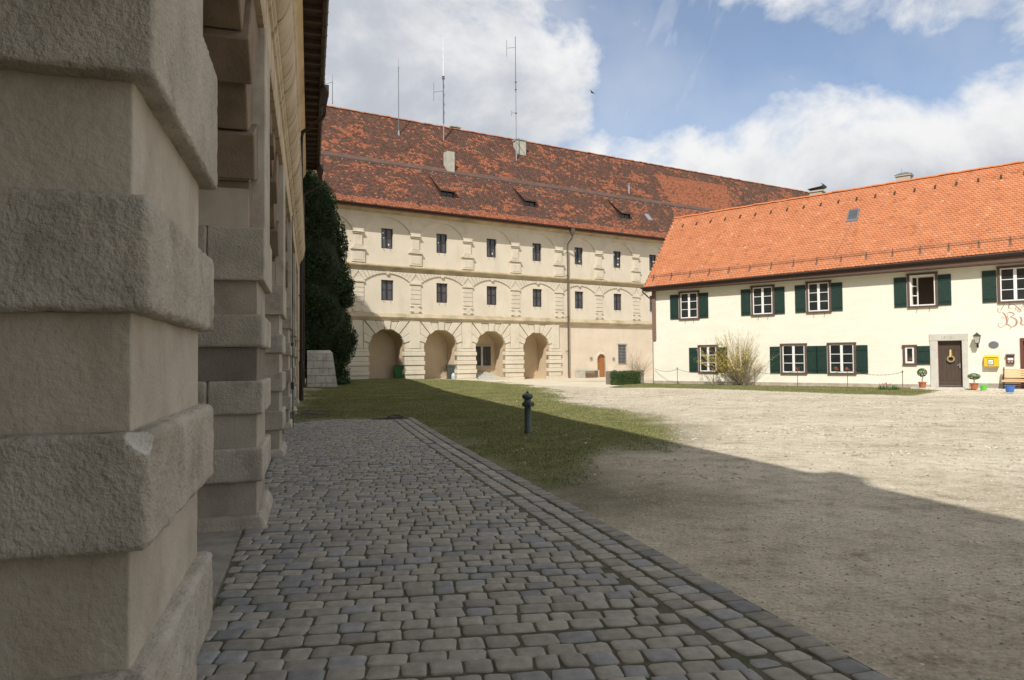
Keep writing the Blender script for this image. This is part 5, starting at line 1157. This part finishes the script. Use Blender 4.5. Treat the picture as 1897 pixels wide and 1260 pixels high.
# fenced garden corner: end post box, clipped hedge, picket fence, bare shrub
g0, g1, g2 = gpt(1128, 713), gpt(1139, 714), gpt(1206, 712)
hd = (gpt(1204, 710.5) - g1); hd.z = 0; hd.normalize(); hr = math.atan2(hd.y, hd.x)
t = thing('wooden_post', 'weathered grey boarded post box at the left end of the clipped hedge', 'post', (g0.x + .2, g0.y + .2, 0), hr)
m = MB(); 
for k in range(3): m.box(k * .155, k * .155 + .147, -.05, .0, 0, .86 + .01 * k); 
m.box(0, .45, 0.003, .45, 0, .82); m.build('boards', M['greywood'], t, bevel=.006)
hl = (gpt(1190, 712) - g1).length
t = thing('clipped_hedge', 'low clipped dark green hedge in front of the picket fence', 'hedge', (g1.x + .2, g1.y + .1, 0), hr)
rs = random.Random(8); pts = []
for k in range(9000):
    x = rs.uniform(0, hl); f = rs.choice((0, 0, 1, 1, 2)); lump = .05 * mnoise.noise(Vector((x * 4, k % 7, 1)))
    if f == 0: P = (x, rs.gauss(0, .03) + lump, rs.uniform(.03, .74)); nn = Vector((0, -1, .2))
    elif f == 1: P = (x, rs.uniform(0, .6), .74 + rs.gauss(0, .045) + .06 * mnoise.noise(Vector((x * 3, 2, 5)))); nn = Vector((0, 0, 1))
    else: P = (rs.choice((0, hl)) + rs.gauss(0, .03), rs.uniform(0, .6), rs.uniform(.05, .74)); nn = Vector((1, 0, 0))
    pts.append((Vector(P), nn, 1.0))
V, Fc, Cc = [], [], []; leaves(V, Fc, Cc, pts, .028, rs); raw('foliage', V, Fc, M['hedge'], t, cols=Cc)
m = MB(); m.box(.03, hl - .03, .05, .55, 0, .66); m.build('shade_core', M['core'], t)  # solid dark filler box, stands in for shade inside the hedge
t = thing('picket_fence', 'short dark wooden picket fence at the house corner behind the hedge', 'fence', (g1.x, g1.y + .1, 0), hr); fl_ = (gpt(1206, 710.5) - g1).length + .15
x = hl - .05
while x < fl_: m = MB(); h = .84 + rs.uniform(-.03, .05); m.prism([(x, .02), (x + .075, .02), (x + .075, h - .05), (x + .037, h), (x, h - .05)], .55, .575); m.build('picket', M['greywood'], t); x += .135
m = MB(); m.box(hl - .4, fl_, .578, .62, .25, .31); m.box(hl - .4, fl_, .578, .62, .60, .66); m.build('rail', M['greywood'], t)

def twigs(m, base, n, spread, hmin, hmax, rs, r0=.012, droop=0., az=None, lean=None, tips=None, sub=3, curve=.25):
    for k in range(n):
        a = rs.uniform(0, 6.283) if az is None else rs.gauss(az[0], az[1]); L_ = rs.uniform(hmin, hmax); sp = rs.uniform(.1, 1) * spread; P = []; p = Vector(base) + Vector((rs.gauss(0, .05), rs.gauss(0, .05), 0))
        d = Vector((math.cos(a) * sp, math.sin(a) * sp, 1)).normalized(); st = 7
        for j in range(st + 1):
            P.append(p.copy()); d = (d + Vector((rs.gauss(0, .06), rs.gauss(0, .06), rs.gauss(0, .04) - droop * j * .03)) + Vector((math.cos(a), math.sin(a), 0)) * curve * .08).normalized(); p = p + d * L_ / st
        m.tube(P, [r0 * (1 - .8 * j / st) for j in range(st + 1)], 4, cap=False)
        if tips is not None: tips.append(P)
        for q in range(rs.randint(1, sub)):
            j = rs.randint(2, 5); p = P[j].copy(); d = ((P[j + 1] - P[j]).normalized() + Vector((rs.gauss(0, .5), rs.gauss(0, .5), rs.uniform(.0, .4)))).normalized(); Q = []
            for i in range(5): Q.append(p.copy()); d = (d + Vector((rs.gauss(0, .08), rs.gauss(0, .08), .05))).normalized(); p = p + d * L_ * rs.uniform(.07, .12)
            m.tube(Q, [r0 * .45 * (1 - .15 * i) for i in range(5)], 3, cap=False)
            if tips is not None: tips.append(Q)
# bare shrub by the barred window
b0 = at('B', 6.9, -.6); t = thing('bare_shrub', 'leafless twiggy shrub against the far wall behind the hedge', 'shrub', b0, 0)
m = MB(); rs = random.Random(12); twigs(m, (0.6, 0, 0), 60, 1.1, .9, 2.3, rs, r0=.010, droop=.4); twigs(m, (0, .3, 0), 10, .35, 2.2, 3.0, rs, r0=.010, droop=.2)
twigs(m, (-1.7, -.5, 0), 4, .3, 2.0, 2.6, rs, r0=.012, az=(2.6, .3)); m.build('branches', M['bark'], t)
# chain posts
def cpt(px, yl):
    d = ray(px, 700); n = yC; k = ((PC + yC * yl - Vector((0, 0, EYE))).dot(n)) / d.dot(n); return Vector((d.x * k, d.y * k, 0))
pp = [(1255, 712, 681), (1322, 712.5, 683), (1398, 713, 683), (1477.5, 716.5, 684), (1570, 719.5, 684), (1672, 724, 691)]; PP = []
words = ['left of the leftmost lower window', 'standing just left of the yellow flowering bush', 'standing just right of the yellow flowering bush', 'before the left one of the paired lower windows', 'before the right one of the paired lower windows', 'nearest to the entrance door']
for (x, y, yt), wd in zip(pp, words):
    g = cpt(x, -.80 if x < 1450 else -1.0 if x < 1600 else -1.15); h = .98 * (y - yt) / 1280 * (g.y); t = thing('chain_post', 'thin rusty iron chain post ' + wd, 'post', (g.x, g.y, 0), frz('C'), 'iron posts carrying the chain in front of the guest house')
    m = MB(); m.tube([(0, 0, -.05), (0, 0, h - .03)], .016, 8); m.build('rod', M['pipeB'], t); m = MB(); m.lathe([(.018, h - .05), (.032, h - .03), (.032, h), (.02, h + .02), (.01, h + .03)], n=8); m.tube([(-.07, 0, h - .07), (0, 0, h - .03), (.07, 0, h - .07)], .008, 5); m.build('finial', M['pipeB'], t); PP.append((g, h))
PP = [(at('C', -15.75, -.08), 1.0)] + PP
cw = ['from the house corner to the first post', 'between the first two posts', 'passing through the yellow bush', 'between the yellow bush and the left window of the pair', 'crossing below the pair of lower windows', 'reaching the post nearest to the door']
for i in range(6):
    (a, ha), (b_, hb) = PP[i], PP[i + 1]; pa = Vector((a.x, a.y, ha - .06)); pb = Vector((b_.x, b_.y, hb - .06)); L_ = (pb - pa).length; sag = .06 * L_ + .05; n = max(8, int(L_ / .09)); m = MB(); t = thing('chain', 'thin dark sagging chain ' + cw[i], 'chain', pa, 0, 'sagging chains in front of the guest house')
    for k in range(n):
        f0, f1 = k / n, (k + 1.15) / n; q0 = (pb - pa) * f0 - Vector((0, 0, sag * 4 * f0 * (1 - f0))); q1 = (pb - pa) * f1 - Vector((0, 0, sag * 4 * f1 * (1 - f1))); s_ = Vector((0, 0, .008)) if k % 2 else Vector((.006, .006, 0)); m.tube([q0 + s_, (q0 + q1) / 2 + s_ * 1.5, q1 + s_], .0055, 4); m.tube([q0 - s_, (q0 + q1) / 2 - s_ * 1.5, q1 - s_], .0055, 4)
    m.build('links', M['pipeB'], t)
# forsythia
fb = cpt(1372, -.65); t = thing('forsythia_bush', 'big half-bare forsythia bush with yellow blossom in front of the guest house', 'bush', fb, 0)
m = MB(); rs = random.Random(33); tips = []
twigs(m, (0, 0, 0), 70, 1.1, 1.5, 3.1, rs, r0=.014, tips=tips, curve=.5)
twigs(m, (.15, 0, 0), 26, .22, 2.6, 3.6, rs, r0=.013, tips=tips)
tl = []; twigs(m, (-.1, 0, .1), 22, 1.7, 2.1, 3.3, rs, r0=.012, az=(math.pi + .25, .35), tips=tl, curve=-.2, droop=.35)
twigs(m, (.2, 0, 0), 20, 1.4, 1.8, 2.9, rs, r0=.012, az=(0, .5), tips=tips)
twigs(m, (-1.5, .1, 0), 16, .6, .3, .8, rs, r0=.006); twigs(m, (-.6, -.1, 0), 14, .7, .3, .8, rs, r0=.006); twigs(m, (1.9, -.1, 0), 8, .5, .3, .7, rs, r0=.006); twigs(m, (-2.3, -.1, 0), 8, .5, .3, .9, rs, r0=.006)
m.build('branches', M['bark'], t)
V, Fc, Cc = [], [], []
def bloss(P, n, br=1.0, s=.026):
    for k in range(n):
        f = rs.uniform(.35, 1) * (len(P) - 1); i = min(int(f), len(P) - 2); p = P[i].lerp(P[i + 1], f - i) + Vector((rs.gauss(0, .03), rs.gauss(0, .03), rs.gauss(0, .03)))
        b = len(V); u = Vector((rs.gauss(0, 1), rs.gauss(0, 1), rs.gauss(0, 1))).normalized(); w = u.cross(Vector((rs.gauss(0, 1), rs.gauss(0, 1), rs.gauss(0, 1)))).normalized(); ss = s * rs.uniform(.6, 1.2); V.extend([tuple(p - u * ss), tuple(p - w * ss * .6), tuple(p + u * ss), tuple(p + w * ss * .6)]); q = rs.uniform(.6, 1.1) * br; Cc.extend([(q, q, q, 1)] * 4); Fc.append((b, b + 1, b + 2, b + 3))
for P in tl: bloss(P, 52, .85)
for P in tips:
    if rs.random() < .30: bloss(P, rs.randint(12, 44), 1.0)
    elif rs.random() < .4: bloss(P, 5, .9)
for k in range(55):
    z = rs.uniform(.55, 2.2); x = -1.15 + rs.gauss(0, .28); Pk = [Vector((x, rs.gauss(-.1, .2), z)), Vector((x + rs.gauss(0, .15), rs.gauss(-.1, .2), z + rs.uniform(.1, .35)))]; bloss(Pk, 20, .62, .03)
raw('blossom', V, Fc, M['petal'], t, cols=Cc)

# young tulips in the strip by the last post
for i, (x, y) in enumerate([(1641, 722), (1652, 723), (1660, 722), (1632, 722.5)]):
    g = gpt(x, y); t = thing('spring_plant', ['reddish flowering tulip clump in the grass strip left of the last chain post', 'low leafy tulip clump beside the reddish one', 'leafy spring plant nearest to the last chain post', 'leafy spring plant farthest from the entrance in the grass strip'][i], 'plant', g, 0, 'spring plants in the grass strip'); rs = random.Random(i); m = MB()
    for k in range(26): a = rs.uniform(0, 6.28); r = rs.uniform(0, .16); h = rs.uniform(.14, .32); q = rs.uniform(.04, .12); c, s_ = math.cos(a), math.sin(a); m.add([(c * r - s_ * .018, s_ * r + c * .018, 0), (c * r + s_ * .018, s_ * r - c * .018, 0), (c * (r + q), s_ * (r + q), h)], [(0, 1, 2)])
    m.build('leaves', M['hedgeplain'], t)
    if i == 0:
        m = MB()
        for k in range(9): x_, y_ = rs.gauss(0, .1), rs.gauss(0, .08); m.lathe([(.005, .22), (.02, .25), (.022, .29), (.008, .32)], (x_, y_, rs.uniform(-.02, .05)), 6)
        m.build('flowers', flat('pink_tulip', (.62, .16, .12)), t)
# potted plants
def pot(name, label, x, y, hp, rp, crown, seed, ch):
    g = gpt(x, y); t = thing(name, label, 'potted plant', (g.x, g.y, .0 if seed == 1 else .05), 0, 'terracotta pots either side of the entrance')
    m = MB(); m.lathe([(rp * .72, 0), (rp * .92, hp * .78), (rp * 1.05, hp * .8), (rp * 1.05, hp), (rp * .9, hp), (rp * .85, hp * .9)], n=20); m.build('pot', M['terracotta'], t)
    m = MB(); rs = random.Random(seed)
    for k in range(5): m.tube([(rs.gauss(0, .02), rs.gauss(0, .02), hp * .85), (rs.gauss(0, .04), rs.gauss(0, .04), hp + ch * .5), (rs.gauss(0, .1), rs.gauss(0, .1), hp + ch)], .008, 4)
    m.build('stem', M['bark'], t); pts = []
    for k in range(420):
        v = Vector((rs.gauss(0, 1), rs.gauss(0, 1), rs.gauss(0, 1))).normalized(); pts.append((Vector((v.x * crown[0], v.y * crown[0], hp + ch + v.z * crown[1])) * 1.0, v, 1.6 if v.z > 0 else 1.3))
    V, Fc, Cc = [], [], []; leaves(V, Fc, Cc, pts, .035, rs); raw('foliage', V, Fc, M['hedge'], t, cols=Cc)
pot('potted_plant', 'leggy green plant in a terracotta pot left of the brown entrance door', 1709, 720.5, .34, .17, (.20, .20), 1, .45)
pot('potted_plant', 'round bushy plant in a terracotta pot right of the brown entrance door', 1805, 723, .28, .17, (.24, .14), 2, .30)
# watering can
g = gpt(1822, 724.5); t = thing('watering_can', 'small bright green watering can on the paving right of the entrance', 'watering can', (g.x, g.y, .05), math.radians(-30))
m = MB(); m.lathe([(.10, 0), (.115, .02), (.11, .20), (.09, .22), (.05, .225)], n=18); m.build('body', M['gplastic'], t, smooth=False)
m = MB(); m.tube([(.10, 0, .06), (.19, 0, .16), (.24, 0, .26)], [.022, .016, .014], 8); m.tube([(.235, 0, .25), (.26, 0, .29)], [.018, .035], 10); m.build('spout', M['gplastic'], t)
m = MB(); m.tube([(-.10, 0, .08), (-.17, 0, .16), (-.13, 0, .27), (-.02, 0, .29), (.05, 0, .22)], .011, 6); m.build('handle', M['gplastic'], t)
# bench
bo = at('C', 2.12, -1.02, .05); t = thing('garden_bench', 'wooden garden bench with light orange slats against the house wall', 'bench', bo, frz('C'))
BL = 1.75
for k in range(4): m = MB(); z = .50 + k * .105; y = .52 + k * .045; m.hexa([(0, y, z), (BL, y, z), (BL, y + .03, z), (0, y + .03, z), (0, y + .035, z + .085), (BL, y + .035, z + .085), (BL, y + .065, z + .085), (0, y + .065, z + .085)]); m.build('backrest_slat', M['slat'], t, bevel=.006)
for k in range(4): m = MB(); y = .06 + k * .11; m.box(0, BL, y, y + .09, .41, .445); m.build('seat_slat', M['slat'], t, bevel=.006)
m = MB(); m.box(0, BL, .02, .055, .32, .405); m.build('apron_board', M['slat'], t)
for x in (.03, BL - .08):
    m = MB(); m.box(x, x + .05, .03, .08, 0, .60); m.box(x, x + .05, .48, .53, 0, .5); m.box(x, x + .05, .08, .5, .33, .40); m.tube([(x + .025, .03, .61), (x + .025, .2, .66), (x + .025, .4, .64), (x + .025, .56, .66)], .022, 6); m.hexa([(x, .50, .45), (x + .05, .50, .45), (x + .05, .56, .45), (x, .56, .45), (x, .70, .98), (x + .05, .70, .98), (x + .05, .74, .98), (x, .74, .98)]); m.build('end_frame', M['iron'], t)
for z in (.08, .18, .27): m = MB(); m.box(.02, BL - .02, .56, .60, z, z + .05); m.build('rear_rail', M['slat_old'], t)
# blue bucket
g = gpt(1871, 729); t = thing('plastic_bucket', 'blue plastic bucket standing in front of the garden bench', 'bucket', (g.x, g.y, .05), 0)
m = MB(); m.lathe([(.13, 0), (.18, .26), (.195, .27), (.195, .285), (.17, .28), (.12, .03)], n=20); m.build('bucket', M['bplastic'], t); m = MB(); m.tube([(-.19, 0, .27), (-.12, -.02, .16), (0, -.19, .12), (.12, -.02, .16), (.19, 0, .27)], .005, 4); m.build('handle', M['steel'], t)
# yellow post box
t = thing('post_box', 'yellow wall post box right of the entrance lamp', 'post box', at('C', 1.41, 0, 1.06), frz('C'))
m = MB(); m.profile([(-.004, 0), (-.24, 0), (-.24, .42), (-.215, .50), (-.004, .56)], 0, .58, close=True); b = m.build('body', M['yellow'], t, bevel=.02, seg=2)
m = MB(); m.profile([(-.225, .475), (-.262, .44), (-.255, .43), (-.22, .455)], .03, .55, close=True); m.build('flap', M['yellow'], t); m = MB(); m.box(.05, .53, -.243, -.2405, .405, .425); m.build('slot', M['iron'], t)
m = MB(); m.box(.15, .38, -.246, -.241, .07, .345); pl = m.build('notice_frame', M['iron'], t); m = MB(); m.box(.17, .36, -.249, -.2465, .10, .32); m.build('notice', M['paper'], pl); m = MB(); m.box(.19, .33, -.2505, -.2492, .19, .23); m.box(.19, .29, -.2505, -.2492, .13, .15); m.build('printed_lines', M['gplastic'], pl)
# brown letter box
t = thing('letter_box', 'small brown letter box with white name plate between post box and bench', 'letter box', at('C', 2.27, 0, 1.18), frz('C'))
m = MB(); m.box(0, .30, -.12, -.004, 0, .40); m.build('body', flat('red_brown_metal', (.13, .05, .035), rough=.4), t, bevel=.008); m = MB(); m.profile([(-.004, .47), (-.17, .44), (-.175, .40), (-.004, .405)], -.02, .32, close=True); m.build('lid', M['mast'], t)
m = MB(); m.box(.05, .26, -.125, -.121, .17, .28); m.build('name_plate', M['paper'], t); m = MB(); m.box(.06, .13, -.125, -.121, .08, .11); m.box(.17, .24, -.125, -.121, .08, .11); m.build('sticker', M['paper'], t)
# oval plaque
t = thing('oval_plaque', 'oval grey plaque above the yellow post box', 'plaque', at('C', 1.79, 0, 2.08), frz('C'))
P = [(.205 * math.cos(6.2832 * k / 36), .175 * math.sin(6.2832 * k / 36)) for k in range(36)]; m = MB(); m.prism(P, -.022, -.001); m.build('plate', M['plaque'], t, bevel=.005)
P = [(.18 * math.cos(6.2832 * k / 36), .150 * math.sin(6.2832 * k / 36)) for k in range(36)]; m = MB(); m.prism(P, -.0245, -.0223); m.build('relief', M['mast'], t)
# lantern
t = thing('wall_lantern', 'black wall lantern with glass panes to the right of the entrance door', 'lamp', at('C', 1.16, 0, 1.95), frz('C'))
m = MB(); m.box(-.03, .05, -.03, -.001, .02, .26); m.tube([(.01, -.02, .06), (.01, -.14, .03), (.01, -.26, .08), (.01, -.30, .20)], .012, 6); m.tube([(.01, -.02, .2), (.01, -.12, .16), (.01, -.22, .05)], .008, 5); m.build('bracket', M['iron'], t)
lc = (.01, -.30); m = MB()
def ring(h, z): return [(lc[0] - h, lc[1] - h, z), (lc[0] + h, lc[1] - h, z), (lc[0] + h, lc[1] + h, z), (lc[0] - h, lc[1] + h, z)]
m.hexa(ring(.075, .20) + ring(.085, .225)); m.hexa(ring(.165, .565) + ring(.055, .665)); m.hexa(ring(.05, .667) + ring(.04, .70)); m.tube([(lc[0], lc[1], .69), (lc[0], lc[1], .75)], .012, 6)
for a, b_ in zip(ring(.082, .225), ring(.135, .565)): m.tube([a, b_], .008, 4)
m.build('lantern_frame', M['iron'], t); m = MB(); m.hexa(ring(.074, .23) + ring(.125, .56)); m.build('lantern_glass', flat('frosted_glass', (.42, .42, .38), rough=.15, spec=.6), t)
# wreath on the door
t = thing('door_wreath', 'dried flower wreath hanging on a yellow ribbon on the brown entrance door', 'wreath', at('C', .05, .10, 1.42), frz('C'))
V, Fc = [], []; n1, n2 = 40, 10
for i in range(n1):
    a = 6.2832 * i / n1
    for k in range(n2): b = 6.2832 * k / n2; r = .042 * (1 + .5 * mnoise.noise(Vector((i * .9, k * 1.3, 2)))); R_ = .135 + r * math.cos(b); V.append((R_ * math.cos(a), r * math.sin(b), R_ * math.sin(a)))
Fc = [(i * n2 + k, i * n2 + (k + 1) % n2, ((i + 1) % n1) * n2 + (k + 1) % n2, ((i + 1) % n1) * n2 + k) for i in range(n1) for k in range(n2)]; raw('wreath_ring', V, Fc, M['straw'], t, smooth=True)
m = MB(); m.hexa([(-.05, -.052, .10), (.01, -.052, .10), (.01, -.046, .10), (-.05, -.046, .10), (-.03, -.052, .46), (.02, -.052, .46), (.02, -.046, .46), (-.03, -.046, .46)]); m.build('ribbon', M['ribbon'], t); m = MB(); m.hexa([(.02, -.05, .10), (.08, -.05, .10), (.08, -.045, .10), (.02, -.045, .10), (.0, -.05, .46), (.05, -.05, .46), (.05, -.045, .46), (.0, -.045, .46)]); m.build('ribbon', flat('amber_ribbon', (.42, .22, .05)), t)
m = MB(); m.box(-.01, .01, -.04, .05, .45, .47); m.build('hook', M['steel'], t)

# ------------------------------------------------------------------ masts on the far roof
def wz(u, z): return z + .0068 * u * max(0, min((z - 7) / 5.3, 2.9))
def mast(label, u, y, top, parts, r=.035, name='radio_mast'):
    zb = wz(u, roofz(y)) - .1; t = thing(name, label, 'antenna', at('B', u, y, zb), 0, 'radio masts on the palace roof')
    parts(t, top - zb); return t
def pole(t, h0, h1, r0, r1, mt, name='pole', n=8): m = MB(); m.tube([(0, 0, h0), (0, 0, h1)], [r0, r1], n); return m.build(name, mt, t)
def sidearm(t, z, L_, dz, hd, mt=None):
    m = MB(); m.tube([(0, 0, z + .15), (-L_ * .9, -.3, z - dz)], .018, 4); m.tube([(-L_ * .9, -.3, z - dz - hd), (-L_ * .9, -.3, z - dz + hd)], .018, 4); m.build('dipole', M['mast'], t)
def p1(t, H):
    pole(t, 0, H * .72, .035, .03, M['mast']); pole(t, H * .72, H, .015, .01, M['mast'], 'whip'); sidearm(t, H * .66, .55, .15, .45)
def p2(t, H):
    pole(t, 0, H * .88, .035, .03, M['mast']); pole(t, H * .88, H, .014, .008, M['mast'], 'whip'); m = MB(); m.lathe([(.05, H * .875), (.06, H * .88), (.05, H * .89)], n=8)
    m.lathe([(.10, .0), (.07, .35), (.05, .42)], n=8); m.build('collar', M['steel'], t)
def p3(t, H):
    pole(t, 0, H * .18, .045, .045, M['steel'], 'foot'); pole(t, H * .18, H * .60, .065, .055, M['mast']); pole(t, H * .62, H, .035, .022, M['mastwhite'], 'radome'); m = MB(); m.lathe([(.06, H * .598), (.13, H * .605), (.13, H * .612), (.06, H * .618), (.13, H * .625), (.06, H * .632)], n=10); m.build('collar', M['mast'], t); sidearm(t, H * .47, .85, .05, .75)
    m = MB(); 
    for z in (.25, .33, .42, .5): m.tube([(0.02, -.03, H * z), (.09, -.03, H * z + .25), (.03, 0, H * z + .5)], .02, 5)
    m.build('cable', M['mast'], t)
def p4(t, H):
    pole(t, 0, H * .55, .055, .05, M['steel']); pole(t, H * .55, H, .045, .03, M['mast'], 'upper_pole'); m = MB()
    for f in (.57, .63, .38, .17): m.lathe([(.06, H * f), (.09, H * f + .03), (.09, H * f + .10), (.06, H * f + .13)], n=8)
    m.build('collar', M['mast'], t); sidearm(t, H * .90, .85, .05, .75); m = MB(); m.tube([(0, 0, H * .38 + .1), (-.38, -.1, H * .38 + .05)], .016, 4); m.tube([(-.38, -.1, H * .38 - .2), (-.38, -.1, H * .38 + .25)], .014, 4); m.build('small_dipole', M['mast'], t); m = MB(); m.tube([(0, 0, H * .16), (.8, .9, .85)], .02, 4); m.build('brace', M['iron'], t)
def topz(px, py, u, y):
    b = at('B', u, y); d = ray(px, py); k = (b.x * fw.x + b.y * fw.y) / (d.x * fw.x + d.y * fw.y) ; return EYE + d.z * math.hypot(b.x, b.y) / math.hypot(d.x, d.y)
mast('thin mast with short side dipole, leftmost on the palace roof', *[-17.3, 7.3], topz(613, 136, -17.3, 7.3), p1)
mast('plain thin whip mast, second from the left on the palace roof', -12.6, 5.3, topz(740, 108, -12.6, 5.3), p2)
mast('mast with thick blue grey cable sheath and white upper rod', -8.5, 5.45, topz(822, 70, -8.5, 5.45), p3)
mast('tallest mast, with side dipole at its top, beside the big ridge chimney', -1.75, 4.7, topz(957, 68, -1.75, 4.7), p4)
# bird
d = ray(1098, 172); t = thing('flying_bird', 'small dark swallow flying in the sky above the palace roof', 'bird', Vector((0, 0, EYE)) + d * 60, 0)
V = [(0, 0, 0), (.10, .0, .02), (.22, .0, .03), (-.14, 0, -.02), (-.26, 0, .01), (-.05, .0, .05), (.02, .05, .0)]
m = MB(); m.tube([(-.20, 0, .01), (-.12, 0, .02), (.02, 0, 0), (.12, 0, -.05), (.20, 0, -.10)], [.005, .035, .055, .03, .004], 6); bo = m.build('body', M['bird'], t, smooth=True)
m = MB(); m.hexa([(-.05, -.02, .02), (.06, -.02, .01), (.06, .02, .01), (-.05, .02, .02), (-.28, -.30, .14), (-.20, -.30, .13), (-.20, -.29, .14), (-.28, -.29, .15)]); m.hexa([(-.05, -.02, .02), (.06, -.02, .01), (.06, .02, .01), (-.05, .02, .02), (-.14, .30, .22), (-.08, .30, .21), (-.08, .31, .22), (-.14, .31, .23)]); m.build('wing', M['bird'], bo)
print('objects', len(bpy.data.objects))
